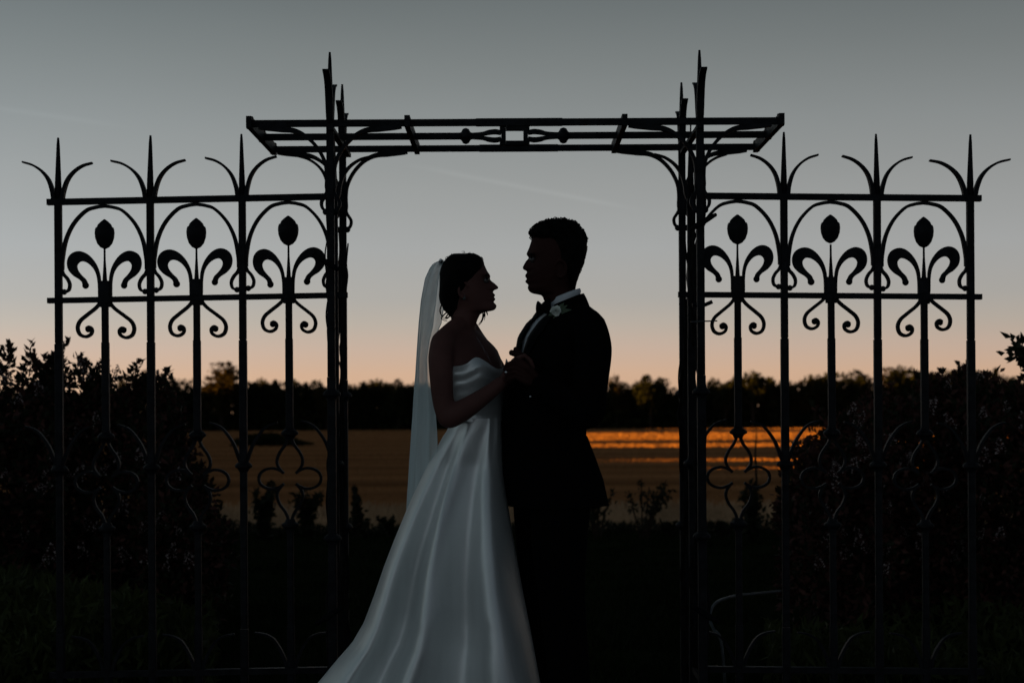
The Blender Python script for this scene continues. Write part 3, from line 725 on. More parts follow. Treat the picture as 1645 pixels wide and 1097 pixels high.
def skirt():
    b = MB(); n = 220; out = []
    ys = list(np.arange(672, 1216, 7.0))
    for y in ys:
        xl, xr = tab(S_left, y), tab(S_right, y); t = (y-672)/543.0
        a = (xr-xl)/2*KP; bdep = max(a*(0.95-0.42*min(1, t*1.2)), 0.112); xc = (xl+xr)/2; c0 = W(xc, y, BY); ring = []
        A = 0.120*min(1, max(0, (t-0.02)*1.8))**0.8*(0.55+0.45*min(1, a/0.3))
        for k in range(n):
            q = 2*math.pi*k/n; c, s = math.cos(q), math.sin(q)        # c=-1 left edge, s>0 camera side
            u = (1+c)/2; X = a*c; D = bdep*abs(s)**0.9*math.copysign(1, s)
            if s > 0:
                sw = 0.02*math.sin(y*0.012)
                G = lambda m_, w_: math.exp(-((u-m_-sw)/w_)**2)
                G2 = lambda m_, wl, wr: math.exp(-((u-m_-sw)/(wl if u < m_+sw else wr))**2)
                f = 0.55*G2(0.10, 0.07, 0.085)+0.90*G2(0.40-0.03*(1-t), 0.055, 0.11)+0.80*G2(0.82, 0.15, 0.11)-0.70*G2(0.275, 0.09, 0.05)-0.62*G2(0.655, 0.11, 0.07)
                f += 0.0
                e = min(1, s*2.6)
                D += A*f*e
                D -= 0.0012*math.exp(-((u-0.548)/0.006)**2)*min(1, t*6)     # seam
                pl = max(0, 1-abs(t-0.05)/0.13)                           # pleats falling from the waist
                D += 0.0045*pl*(math.exp(-((u-0.78)/0.03)**2)-math.exp(-((u-0.86)/0.03)**2)+math.exp(-((u-0.93)/0.025)**2)-0.8*math.exp(-((u-0.24)/0.05)**2))
                tw = max(0, 1-abs(t-0.30)/0.22); D += 0.010*tw*(math.exp(-((u-0.36)/0.03)**2)-math.exp(-((u-0.30)/0.03)**2))
            else:
                D -= A*0.5*math.sin(u*22)
            ring.append((c0.x+X, BY-D, max(0.006, c0.z)))
        out.append(ring)
    b.rings(out, caps=False)
    return b
sk = bpart('skirt', skirt(), GOWN, parent=gown)
for path in ([(741, 545), (748, 558), (756, 577)], [(765, 541), (776, 558), (789, 582)]):
    P = [W(a, c, BY-0.075 if path[0][0] < 750 else BY-0.075) for a, c in path]
    bpart('strap', MB().tube(crom(P, 5), 0.0032, 6), SHEER, parent=gown)
# veil
V_left = [(418, 706), (420, 700), (424, 694), (430, 689.5), (446, 681.8), (479, 675), (516, 670.6), (560, 667.2), (598, 664.5), (636, 660.8), (686, 657.3), (740, 653.5), (815, 649), (880, 645), (960, 640), (1040, 634)]
V_right = [(418, 722), (452, 718), (483, 716), (505, 711), (520, 709), (540, 700), (572, 692), (609, 694), (653, 699), (697, 703), (740, 704), (815, 700), (1040, 690)]
def veil():
    n = 70; rows = []
    for y in list(np.arange(418, 450, 3.0))+list(np.arange(450, 1041, 10.0)):
        xl, xr = tab(V_left, y), tab(V_right, y); row = []; t = (y-418)/620
        hy = 0.035+0.15*min(1, t*2.2); yc = BY+0.02+0.11*min(1, t*2.5)
        for k in range(n+1):
            s = k/n*2-1                                  # -1 near edge .. +1 far edge
            cv = abs(s)**2.2; X = xl+(xr-xl)*(cv if s < 0 else 0.55*cv)
            rp = (0.9+3.2*min(1, t*2))*math.sin(s*17+y*0.004)*(1-abs(s)**6)
            p = W(X+max(0, rp)*1.2, y, BY)
            row.append((p.x, yc+s*hy+0.004*math.sin(s*23), p.z))
        rows.append(row)
    return MB().rings(rows, closed=False, caps=False)
vl = bpart('veil', veil(), TULLE)
ed = MB()
for sgn in (0, 1):
    vv = veil().v; n1 = 71; e = [vv[i*n1+(0 if sgn == 0 else 70)] for i in range(len(vv)//n1)]
    ed.tube(e, 0.0016, 5)
bpart('veil_edge', ed, TULLE, parent=vl)
cmb = MB()
for i in range(9): cmb.ball(W(708+1.2*math.sin(i*2.1), 418.5+i*0.7, BY-0.04+i*0.01), 0.006, 7, 5)
bpart('hair_comb', cmb, SILVER)
ring_ = MB(); cc = W(821, 592, YH-0.062)
bpart('ring', MB().ball(W(813, 598, YH-0.10), 0.0048, 8, 6), SILVER)

# ---------------- groom
GYC = 5.5
G_front = [(357, 897), (360, 880), (364, 868), (370, 859), (376, 855.5), (387, 853.4), (392, 851.8), (397.8, 850), (403, 847.6), (407.7, 845.8), (410.5, 846.8), (414, 849.8), (417, 847.0), (419.7, 844.4), (424, 841.8), (428.5, 839.4), (431, 839.3), (433, 840.8), (435.5, 846.4), (438, 846.2), (440.5, 844.3), (443, 843.2), (446, 844.6), (447.8, 848.6), (449.4, 845), (451.8, 843.2), (454, 844.6), (457.4, 849), (460, 847.8), (463.5, 847.6), (466, 849), (469, 851.2), (471, 855), (472.4, 861), (473.6, 869), (477, 872), (481, 873.2), (490, 878), (505, 882), (520, 885)]
G_base = [(357, 897), (360, 880), (364, 868), (370, 859), (376, 855.5), (387, 853.4), (392, 851.8), (397.8, 850.5), (403, 849.5), (407.7, 849), (414, 850.5), (420, 851), (428, 851), (435, 851), (442, 850.5), (448, 851), (452, 851), (458, 851.5), (463.5, 850), (466, 851), (469, 853), (471, 856), (472.4, 861.5), (473.6, 869), (477, 872), (481, 873.2), (490, 878), (505, 882), (520, 885)]
G_back = [(357, 903), (360, 913), (364, 919), (370, 926), (385, 935), (400, 936), (420, 932), (435, 927), (450, 922), (463, 920), (480, 922), (500, 925), (520, 926)]
G_w = [(357, 0.01), (360, 0.03), (364, 0.045), (370, 0.060), (385, 0.073), (400, 0.077), (420, 0.078), (435, 0.076), (450, 0.070), (463, 0.062), (470, 0.058), (475, 0.057), (485, 0.060), (500, 0.066), (520, 0.08)]
G_sig = [(403, 0.03), (408, 0.028), (414, 0.010), (420, 0.011), (428, 0.015), (432, 0.019), (435, 0.014), (443, 0.024), (451, 0.024), (457, 0.020), (463, 0.024), (469, 0.028)]
gb = MB()
gb.rings(head_stack(-1, G_front, G_base, G_back, G_w, G_sig, 416.5, GYC, 357, 520, 1.0))
ear(gb, 900.5, 432, GYC-0.077, 0.060, -1)
AG = R(18)
G_torso = [(492, 912, 0.05, 0.07, 0.07), (505, 909, 0.075, 0.095, 0.155), (516, 906, 0.095, 0.105, 0.195), (540, 901, 0.118, 0.112, 0.205), (580, 896, 0.130, 0.115, 0.200), (620, 889, 0.142, 0.112, 0.190), (650, 884, 0.152, 0.112, 0.180), (700, 880, 0.152, 0.115, 0.170), (760, 886, 0.165, 0.125, 0.182), (813, 895, 0.160, 0.132, 0.192)]
gb.rings(torso_stack(G_torso, AG, -1, GYC, 40, 0.9, -0.02))
SH = [(944, 527, GYC-0.175), (953, 560, GYC-0.215), (949, 610, GYC-0.235), (946, 655, GYC-0.245)]
FA = [(942, 662, GYC-0.245), (935, 656, GYC-0.247), (905, 640, GYC-0.243), (868, 618, GYC-0.232)]
limb(gb, SH, [0.045, 0.045, 0.04, 0.036]); limb(gb, [SH[-1]]+FA, [0.036, 0.036, 0.034, 0.03, 0.026])
SH2 = [(880, 524, GYC+0.17), (876, 570, GYC+0.19), (880, 630, GYC+0.17)]
FA2 = [(880, 650, GYC+0.14), (872, 632, GYC+0.05), (862, 614, GYC-0.03)]
limb(gb, SH2, [0.045, 0.042, 0.038]); limb(gb, [SH2[-1]]+FA2, [0.036, 0.034, 0.030, 0.026])
YG = GYC-0.238
hand(gb, (866, 617, YG), [[(842+i*1.0, 590+i*7.5, YG-0.012), (826+i*1.2, 582+i*7.5, YG-0.008), (815+i*1.4, 586+i*7.2, YG+0.012), (811.5+i*1.6, 593+i*6.6, YG+0.032)] for i in range(4)], [(858, 602, YG-0.012), (848, 591, YG-0.018), (838, 582, YG-0.006), (829, 578, YG+0.008)], 0.0095)
YG2 = GYC-0.045
hand(gb, (860, 613, YG2), [[(842+i, 590+i*7.5, YG2+0.014), (828+i, 584+i*7.5, YG2+0.012), (818+i, 588+i*7.2, YG2-0.006), (815+i*1.5, 594+i*6.6, YG2-0.02)] for i in range(4)], [(850, 594, YG2-0.02), (842, 580, YG2-0.045), (834, 570, YG2-0.06), (822, 566.5, YG2-0.07)], 0.0116)
limb(gb, [(846, 590, YG2-0.03), (838, 574, YG2-0.05), (831, 564, YG2-0.055), (828.5, 561, YG2-0.055)], [0.0125, 0.012, 0.0105, 0.009], 9, 4)
LEG = [((900, 800, GYC-0.085), (899, 880, GYC-0.095), (903, 960, GYC-0.10), (911, 1050, GYC-0.10), (917, 1130, GYC-0.10), (920, 1190, GYC-0.10)),
       ((872, 800, GYC+0.09), (872, 880, GYC+0.10), (876, 960, GYC+0.10), (884, 1050, GYC+0.10), (890, 1130, GYC+0.10), (892, 1190, GYC+0.10))]
for lg in LEG: limb(gb, lg, [0.085, 0.075, 0.055, 0.05, 0.045, 0.042], 12, 4)
G0 = Vector((W(900, 800, GYC).x, GYC, 0))
groom = link('person', remesh(gb, 'groom_body', SKIN_G, 0.0028, G0, 1), None, G0)
tag(groom, 'person in black suit with bow tie and white boutonniere, facing left', 'person', 'couple holding hands under the arbor')
def gpart(name, mb, m, smooth=True, parent=None): return link(name, mb.mesh(name, m, smooth, off=G0), parent or groom)
eye(groom, G0, 855.2, 416.8, GYC, -1, 'g')

hb = MB()
hb.rings(hair_stack(-1, [(352, 893, 906, 0.012), (354, 880, 917, 0.035), (358, 871, 925, 0.055), (363, 862, 931, 0.068), (368, 855, 935, 0.074), (372.5, 850.5, 937.5, 0.078), (377, 851.5, 940, 0.080), (382, 856, 942, 0.082), (385, 865, 942.6, 0.083), (388, 874, 943.5, 0.084), (400, 880, 943.2, 0.0845), (412, 884, 941, 0.084), (424, 889, 938.3, 0.083), (433, 898, 934.5, 0.080), (442, 908, 930.6, 0.075), (454, 912, 926.5, 0.066), (463, 916, 924.5, 0.055), (466, 918, 922, 0.03)], GYC, 44, 0.93))
jitter(hb, 0.0016, 90, 9)
r = random.Random(5)
for i in range(900):                                    # short curls
    y = r.choice((r.uniform(352, 366), r.uniform(352, 385), r.uniform(366, 389), r.uniform(356, 440)))
    xf = tab([(352, 893), (354, 880), (358, 868), (363, 859), (370, 852.5), (376, 851), (382, 853), (388, 874), (400, 880), (424, 889), (440, 906)], y); xb = tab([(352, 906), (354, 917), (358, 925), (370, 936.5), (388, 943.5), (412, 941), (440, 931)], y)
    w = tab([(352, 0.012), (354, 0.035), (358, 0.055), (370, 0.076), (388, 0.084), (424, 0.083), (440, 0.076)], y)
    q = r.uniform(0, 2*math.pi); c0 = W((xf+xb)/2, y, GYC); a = abs(xf-xb)/2*KP
    c = Vector((c0.x+a*math.cos(q), GYC+w*math.sin(q), c0.z)); rr = r.uniform(0.003, 0.0062) if y < 386 else r.uniform(0.0015, 0.003)
    ax = Vector((r.gauss(0, 1), r.gauss(0, 1), r.gauss(0, 1))).normalized(); e1 = ax.orthogonal().normalized(); e2 = ax.cross(e1); ph = r.uniform(0, 6)
    hb.tube([c+(e1*math.cos(ph+t)+e2*math.sin(ph+t))*rr+ax*t*0.0006 for t in np.linspace(0, 4.8, 7)], [0.0016, 0.0017, 0.0008], 4)
gpart('hair', hb, HAIR)

# jacket: torso with an open V at the front, sleeves, flared skirt at the back
def jacket():
    b = MB(); n = 96
    rows = torso_stack(G_torso, AG, -1, GYC, n, 0.85, 0.0)
    ys = np.arange(G_torso[0][0], G_torso[-1][0]+0.1, 5.0)
    V = []; F = []
    for i, ring in enumerate(rows): V += ring
    for i in range(len(rows)-1):
        for k in range(n):
            q = 2*math.pi*(k+0.5)/n
            vw = tab([(492, 0.075), (520, 0.060), (560, 0.036), (620, 0.010), (640, 0.0)], ys[i])
            hw = tab([(r_[0], r_[4]) for r_ in G_torso], ys[i])
            if math.cos(q) > 0 and abs(math.sin(q))**0.85*hw < vw: continue
            F.append((i*n+k, i*n+(k+1) % n, (i+1)*n+(k+1) % n, (i+1)*n+k))
    b.add(V, F)
    limb(b, [(931, 512, GYC-0.12)]+SH, [0.046, 0.061, 0.060, 0.057, 0.053], 18)
    limb(b, [(948, 640, GYC-0.24), (945, 658, GYC-0.245)]+FA, [0.054, 0.056, 0.054, 0.052, 0.047, 0.041], 18)
    limb(b, [(890, 510, GYC+0.14)]+SH2, [0.05, 0.062, 0.058, 0.052], 16)
    limb(b, [SH2[-1]]+FA2, [0.052, 0.052, 0.046, 0.040], 16)
    # back vent flare
    rr = torso_stack([(700, 886, 0.10, 0.106, 0.16), (735, 889, 0.10, 0.128, 0.18), (770, 895, 0.10, 0.142, 0.19), (812, 900, 0.11, 0.150, 0.198)], AG, -1, GYC, 48, 0.85)
    b.rings(rr, caps=False)
    # shoulder line up to the collar
    limb(b, [(925, 493, GYC-0.02), (932, 508, GYC-0.07), (941, 524, GYC-0.14)], [0.034, 0.042, 0.052], 14)
    limb(b, [(915, 494, GYC+0.05), (902, 508, GYC+0.10), (890, 526, GYC+0.15)], [0.034, 0.042, 0.048], 14)
    return b
jk = gpart('jacket', jacket(), SUIT)
def front_point(y, off, grow):       # point on the chest, off = metres from the midline towards the camera
    xc, df, db, w = [float(np.interp(y, [r_[0] for r_ in G_torso], [r_[i] for r_ in G_torso])) for i in range(1, 5)]
    s = min(1, abs(off)/w)**(1/0.85); c = math.sqrt(max(0, 1-s*s))**0.85
    lx = df*c+grow; fx, fy = -math.cos(AG), -math.sin(AG); gx, gy = -fy, fx
    g = -1 if gy*1 > 0 else 1
    c0 = W(xc, y, GYC); ly = off*(1 if gy < 0 else -1)
    return Vector((c0.x+lx*fx+ly*gx, GYC+lx*fy+ly*gy, c0.z))
sb = MB()
rows = [[front_point(y, o*min(0.13, 0.7*tab([(r_[0], r_[4]) for r_ in G_torso], y)), -0.006) for o in np.linspace(-1, 1, 27)] for y in np.arange(500, 661, 6.0)]
sb.rings(rows, closed=False, caps=False)
shirt = gpart('shirt', sb, SHIRT)
# lapels
for s in (-1, 1):
    rows = []
    for y in np.arange(500, 651, 6.0):
        e = tab([(492, 0.070), (520, 0.052), (560, 0.030), (620, 0.006), (640, 0.0)], y)-0.009
        wd_ = tab([(500, 0.035), (520, 0.072), (535, 0.082), (560, 0.06), (650, 0.012)], y)
        rows.append([front_point(y, s*(e+wd_*t), 0.008+0.006*math.sin(math.pi*t)) for t in np.linspace(0, 1, 7)])
    gpart('lapel', MB().rings(rows, closed=False, caps=False), SATINB, parent=jk)
# shirt collar standing round the neck, jacket collar behind it
def collar_ring(pts_top, pts_bot, th):
    b = MB(); n = len(pts_top); V = []
    for t, q in zip(pts_top, pts_bot): V += [t, q]
    b.rings([list(pts_top), list(pts_bot)], closed=False, caps=False)
    return b
def neck_ring(y_front, y_back, xf, xb, w, rng, tilt=0):
    out = []
    for q in rng:
        c, s = math.cos(q), math.sin(q); y = y_front+(y_back-y_front)*(1-c)/2; xm = (xf+xb)/2; a = (xb-xf)/2*KP
        c0 = W(xm, y, GYC); out.append((c0.x-a*c, GYC-w*s, c0.z))
    return out
rg = np.linspace(-2.9, 2.9, 40)
rg = np.linspace(0.25, 2*math.pi-0.25, 48)
b = MB(); b.rings([neck_ring(497, 477, 878, 931, 0.066, rg), neck_ring(490, 468, 878, 933.5, 0.068, rg), neck_ring(484, 463.5, 879, 932, 0.0655, rg), neck_ring(485, 465, 880, 930.5, 0.063, rg)], closed=False, caps=False)
gpart('shirt_collar', b, SHIRT, parent=shirt)
rg2 = np.linspace(0.95, 2*math.pi-0.95, 44)
b = MB(); b.rings([neck_ring(520, 494, 868, 948, 0.098, rg2), neck_ring(503, 480, 874, 942.5, 0.084, rg2), neck_ring(496, 471.5, 877, 938, 0.076, rg2), neck_ring(499, 474, 879, 934, 0.071, rg2)], closed=False, caps=False)
gpart('jacket_collar', b, SUIT, parent=jk)
# bow tie
tc0 = W(874, 495, GYC)
fx, fy = -math.cos(AG), -math.sin(AG); gx, gy = -fy, fx
def bt(o, f, z): return (tc0.x+o*gx+f*fx, GYC-0.0+o*gy+f*fy-0.02, tc0.z+z)
for s in (-1, 1):
    rows = []
    for t, h in ((0.0, 0.010), (0.2, 0.013), (0.5, 0.021), (0.8, 0.026), (1.0, 0.027)):
        o = s*0.062*t; rows.append([bt(o, 0.012+0.012*math.cos(a)*(0.4+0.6*math.sin(math.pi*t))-0.010*t, h*math.sin(a)) for a in np.linspace(0, 2*math.pi, 14, endpoint=False)])
    tb = MB().rings(rows)
    if s < 0: first_tie = gpart('bow_tie', tb, SATINB)
    else: gpart('bow_wing', tb, SATINB, parent=first_tie)
gpart('bow_knot', MB().ball(bt(0, 0.016, 0), 0.0125, 10, 8, (0.9, 0.9, 1.1)), SATINB, parent=first_tie)
# boutonniere
bc = front_point(500, 0.085, 0.02); bc = W(893, 499.5, GYC-0.135)
rb = MB(); r = random.Random(3)
for k in range(26):
    lay = k/26; a = k*2.4; rad = 0.003+0.015*lay; tilt = 0.2+1.1*lay
    cen = Vector((bc.x+rad*0.55*math.cos(a), bc.y-0.016+0.016*lay, bc.z+rad*0.5*math.sin(a)))
    e1 = Vector((-math.sin(a), 0, math.cos(a))); e2 = Vector((math.cos(a)*math.sin(tilt), -math.cos(tilt), math.sin(a)*math.sin(tilt)))
    wv = 0.005+0.006*lay; hv = 0.005+0.006*lay
    V = [cen-e1*wv*0.6-e2*hv*0.3, cen+e1*wv*0.6-e2*hv*0.3, cen+e1*wv+e2*hv*0.4, cen+e1*wv*0.5+e2*hv, cen-e1*wv*0.5+e2*hv, cen-e1*wv+e2*hv*0.4]
    rb.add(V, [(0, 1, 2, 3, 4, 5)])
bo = gpart('boutonniere', rb, ROSE)
for (dx, dy, l, an) in ((12, -4, 0.030, 0.5), (16, -1, 0.036, 0.05), (11, -7, 0.026, 0.9), (13, 3, 0.03, -0.4), (-6, 6, 0.022, 3.6)):
    p = W(893+dx*0.5, 499.5+dy*0.5, GYC-0.138); d = Vector((math.cos(an), -0.15, math.sin(an))); e = Vector((-math.sin(an), 0.3, math.cos(an)))
    V = [p, p+d*l*0.4+e*0.007, p+d*l+Vector((0, -0.004, 0)), p+d*l*0.4-e*0.007]
    gpart('leaf', MB().add(V, [(0, 1, 2), (0, 2, 3)]), ROSELEAF, parent=bo)
gpart('stem', MB().tube([W(892, 504, GYC-0.135), W(889, 514, GYC-0.134), W(885, 522, GYC-0.133)], 0.0022, 6), ROSELEAF, parent=bo)
gpart('cufflink', MB().ball(W(852, 637, YG-0.038), 0.0036, 8, 6), SILVER, parent=jk)
# trousers and shoes
tb = MB()
for lg in LEG: limb(tb, [(lg[0][0], 770, lg[0][2])]+list(lg)+[(lg[-1][0], 1208, lg[-1][2])], [0.10, 0.103, 0.090, 0.076, 0.070, 0.068, 0.068, 0.070], 20, 4)
gpart('trousers', tb, SUIT)
for lg in LEG:
    p = W(lg[-1][0], 1205, lg[-1][2])
    sh = MB().tube([(p.x+0.05, p.y, 0.05), (p.x, p.y, 0.055), (p.x-0.09, p.y, 0.042), (p.x-0.17, p.y, 0.028), (p.x-0.215, p.y, 0.022)], [0.03, 0.045, 0.042, 0.034, 0.014], 14)
    sh.v = [(x, y, max(z, 0.0)) for x, y, z in sh.v]
    gpart('shoe', sh, SATINB)

# ------------------------------------------------------------------ shrubs
def kites(C, D, L, Wd, r, fold=0.25):
    # leaf-shaped kite faces: C centre (n,3), D direction (n,3), L length, Wd width
    n = len(C); A = r.normal(0, 1, (n, 3)); S = np.cross(D, A); S /= np.linalg.norm(S, axis=1)[:, None]+1e-9
    Nn = np.cross(D, S); L = np.asarray(L)[:, None]; Wd = np.asarray(Wd)[:, None]
    V = np.zeros((n, 4, 3)); V[:, 0] = C-D*L*0.5; V[:, 2] = C+D*L*0.5
    V[:, 1] = C-D*L*0.08+S*Wd*0.5+Nn*Wd*fold; V[:, 3] = C-D*L*0.08-S*Wd*0.5+Nn*Wd*fold
    F = np.zeros((n, 2, 3), int); b = np.arange(n)*4
    F[:, 0] = np.stack([b, b+1, b+2], 1); F[:, 1] = np.stack([b, b+2, b+3], 1)
    return V.reshape(-1, 3), F.reshape(-1, 3)
def unit(a): return a/(np.linalg.norm(a, axis=-1, keepdims=True)+1e-9)
def flower_mesh(seed):
    r = np.random.RandomState(seed); n = 90
    z = r.uniform(0, 1, n); a = r.uniform(0, 6.28, n); rad = 0.042*(1-z)**0.7+0.004
    C = np.stack([rad*np.cos(a), rad*np.sin(a), z*0.13], 1); D = unit(np.stack([np.cos(a), np.sin(a), r.uniform(-0.3, 1.0, n)], 1)+r.normal(0, 0.4, (n, 3)))
    V, F = kites(C, D, r.uniform(0.012, 0.024, n), r.uniform(0.010, 0.018, n), r)
    return np_mesh('flower_head', V, F, None, mi=np.repeat((r.uniform(0, 1, n) > 0.38).astype(int), 2), mats=[FLOWER, FADED])
FL = [flower_mesh(i) for i in range(4)]
def shrub(label, px, Yc, rx, ry, tops, seed, n_leaf, nfl, leaf=0.052, name='flowering_shrub', fl_range=None, shoots=0, group='flowering shrubs behind the fence', red=0.35):
    # tops: (x px, y px) outline of the crown at distance Yc
    r = np.random.RandomState(seed); base = W(px, 900, Yc); root = empty(name, (base.x, Yc, gz(Yc))); tag(root, label, 'shrub', group)
    tx = np.array([W(a, c, Yc).x for a, c in tops]); tz = np.array([W(a, c, Yc).z for a, c in tops])
    n_leaf = int(n_leaf*2.4); nc = max(12, n_leaf//26); cx = r.uniform(tx[0], tx[-1], nc*3); top = np.interp(cx, tx, tz)
    cy = Yc+r.uniform(-1, 1, nc*3)*ry
    hz = r.uniform(0, 1, nc*3)**0.75
    q = ((cx-base.x)/rx)**2*0.4+((cy-Yc)/ry)**2
    cz = gz(Yc)+0.06+(top-gz(Yc)-0.10)*hz*np.clip(1-0.28*((cy-Yc)/ry)**2, 0.3, 1); keep = np.argsort(r.uniform(0, 1, nc*3))[:nc]
    C0 = np.stack([cx, cy, cz], 1)[keep]
    per = 26; n = nc*per
    cc = np.repeat(C0, per, 0); d = unit(r.normal(0, 1, (n, 3))+np.array((0, 0, 0.35)))
    C = cc+d*r.uniform(0.02, 0.085, n)[:, None]*np.array((1, 1, 1.15))
    D = unit(d+r.normal(0, 0.35, (n, 3))); s = r.uniform(0.6, 1.15, n)*leaf
    V, F = kites(C, D, s, s*0.52, r)
    fcol = (np.repeat(r.uniform(0, 1, n) < red, 2)).astype(int)
    if shoots:
        for k in range(shoots):
            x = r.uniform(tx[0]+0.03, tx[-1]-0.03); zt = float(np.interp(x, tx, tz)); ln = r.uniform(0.12, 0.26); lean = r.normal(0.02, 0.09)
            m = 46; t = r.uniform(0, 1, m); a = r.uniform(0, 6.28, m); rad = 0.055*(1-t)**0.8+0.006
            y_ = Yc+r.uniform(-0.2, 0.2)
            Cs = np.stack([x+lean*t+rad*np.cos(a), y_+rad*np.sin(a), zt-ln*0.9+ln*t*1.1], 1)
            Ds = unit(np.stack([np.cos(a), np.sin(a), np.full(m, 0.9)], 1)+r.normal(0, 0.3, (m, 3)))
            v2, f2 = kites(Cs, Ds, r.uniform(0.03, 0.06, m), r.uniform(0.018, 0.03, m), r)
            F = np.concatenate([F, f2+len(V)]); V = np.concatenate([V, v2]); fcol = np.concatenate([fcol, (r.uniform(0, 1, len(f2)) < red).astype(int)])
    off = np.array((base.x, Yc, gz(Yc)))
    link('foliage', np_mesh('foliage', V-off, F, None, mi=fcol, mats=[LEAF, LEAFRED]), root)
    sm = MB()
    for k in range(min(26, nc)):
        p = C0[k]-off; b0 = np.array((r.uniform(-0.15, 0.15), r.uniform(-0.15, 0.15), -0.02))
        sm.tube(crom([b0, b0*0.7+p*0.3+np.array((0, 0, 0.08)), p*0.75+np.array((0, 0, 0.0)), p], 4), [0.011, 0.008, 0.005, 0.003], 5)
    link('stem', sm.mesh('stem', STEM), root)
    for k in range(nfl):
        lo, hi = fl_range or (0.25, 0.98)
        x = r.uniform(tx[0]+0.02, tx[-1]-0.02); zt = float(np.interp(x, tx, tz)); z = gz(Yc)+(zt-gz(Yc))*r.uniform(lo, hi)
        y_ = Yc-ry*r.uniform(0.75, 1.08)
        o = link('flower_head', FL[k % 4], root, (x-base.x, y_-Yc, z-gz(Yc)), r.uniform(0, 6), (r.uniform(0.42, 0.75),)*3)
        o.rotation_euler = (r.uniform(-0.1, 0.6), r.uniform(-0.5, 0.5), r.uniform(0, 6))
    return root
shrub('tall dark flowering shrub at far left edge behind the fence end', 40, 8.9, 0.6, 0.45, [(-110, 560), (-20, 575), (5, 548), (20, 580), (45, 575), (62, 556), (80, 585), (104, 592), (125, 640)], 11, 6200, 26, shoots=12)
shrub('dark flowering shrub behind the middle of the left fence panel', 185, 9.1, 0.5, 0.42, [(88, 640), (105, 590), (128, 580), (148, 572), (165, 585), (192, 590), (212, 585), (236, 612), (258, 608), (276, 600), (296, 680), (310, 760)], 12, 5600, 26, shoots=11)
shrub('low dark flowering shrub between left fence bars beside the stubble', 290, 8.7, 0.35, 0.3, [(235, 720), (262, 730), (290, 745), (318, 752), (338, 790), (352, 850)], 13, 2600, 12, shoots=5)
shrub('reddish flowering shrub with its left edge against the sunlit stubble', 1330, 8.8, 0.4, 0.4, [(1268, 770), (1275, 725), (1295, 712), (1312, 690), (1335, 672), (1360, 650), (1385, 640), (1410, 640)], 14, 4400, 24, shoots=8, red=0.6)
shrub('tall reddish flowering shrub behind the right fence panel', 1465, 9.3, 0.55, 0.45, [(1375, 660), (1395, 635), (1420, 628), (1450, 612), (1478, 604), (1500, 600), (1520, 612), (1548, 582), (1562, 610)], 15, 5600, 28, shoots=9, red=0.6)
shrub('broad dark flowering shrub at far right edge beyond the fence end', 1610, 9.0, 0.6, 0.45, [(1530, 640), (1560, 605), (1590, 598), (1612, 606), (1640, 592), (1690, 590), (1760, 600)], 16, 5600, 26, shoots=8, red=0.5)
# leafy branch reaching in from the right edge
r = np.random.RandomState(8); c0 = W(1660, 575, 8.0); rt = empty('leafy_branch', (W(1720, 660, 8.0).x, 8.0, 0)); tag(rt, 'leafy branch tip reaching into the picture at the right edge above the shrubs', 'branch')
ctl = [W(1800, 1140, 8.0), W(1770, 850, 8.0), W(1715, 690, 8.0), W(1668, 600, 8.0), W(1632, 552, 8.0)]
link('stem', MB().tube(crom(ctl, 6), [0.02, 0.015, 0.009, 0.005, 0.002], 7).mesh('stem', STEM, True, off=rt.location), rt)
P = np.array([tuple(ctl[3].lerp(ctl[4], t)) if t >= 0 else tuple(ctl[2].lerp(ctl[3], 1+t)) for t in r.uniform(-0.8, 1.0, 190)])
D = unit(r.normal(0, 1, (190, 3))+np.array((-0.5, 0, 0.2)))
V, F = kites(P+D*0.04+r.normal(0, 0.022, (190, 3)), D, r.uniform(0.04, 0.075, 190), r.uniform(0.025, 0.045, 190), r)
link('foliage', np_mesh('foliage', V-np.array(rt.location), F, LEAF), rt)

def plant(name, label, px, Yc, h, stems, spread, leaf, per, seed, conic=False, group='small bushes at the edge of the lawn', cat='bush', bare=0.35):
    r = np.random.RandomState(seed); b0 = W(px, 850, Yc); z0 = gz(Yc); root = empty(name, (b0.x, Yc, z0)); tag(root, label, cat, group)
    sm = MB(); C = []; Dd = []
    for k in range(stems):
        a = r.uniform(-1, 1)*spread; yy = r.uniform(-0.5, 0.5)*spread; hh = h*r.uniform(0.7, 1.0)
        p = [np.array((a*0.15, yy*0.15, -0.01)), np.array((a*0.45, yy*0.5, hh*0.45)), np.array((a+r.normal(0, 0.03), yy, hh))]
        cr = crom(p, 5); sm.tube(cr, [0.009, 0.007, 0.004], 5)
        for q in range(per):
            t = r.uniform(bare, 1.0); i = min(int(t*(len(cr)-1)), len(cr)-2); w_ = (0.11 if not conic else 0.24*(1.08-t))*h*0.8
            C.append(cr[i]+r.normal(0, 1, 3)*w_*0.5); Dd.append(r.normal(0, 1, 3)+np.array((0, 0, 0.4)))
    C = np.array(C); D = unit(np.array(Dd)); s = r.uniform(0.6, 1.2, len(C))*leaf
    V, F = kites(C, D, s, s*0.5, r)
    link('foliage', np_mesh('foliage', V, F, LEAF), root); link('stem', sm.mesh('stem', STEM), root)
    return root
plant('young_conifer', 'small dark pointed young conifer just right of the left arbor post', 575, 15.2, 0.55, 1, 0.01, 0.07, 420, 31, True, bare=0.0)
plant('sapling', 'leafy sapling with fanned stems right of the couple, nearer the arbor', 1034, 15.0, 0.58, 8, 0.26, 0.058, 34, 32, bare=0.6, cat='sapling', group=None)
plant('sapling', 'slender sapling close behind the jacket of the person in black', 960, 15.1, 0.5, 6, 0.16, 0.058, 36, 33, bare=0.5, cat='sapling', group=None)
plant('bush', 'tall bushy weed behind the first right fence bay', 1212, 14.6, 0.62, 5, 0.10, 0.08, 90, 34, bare=0.1)
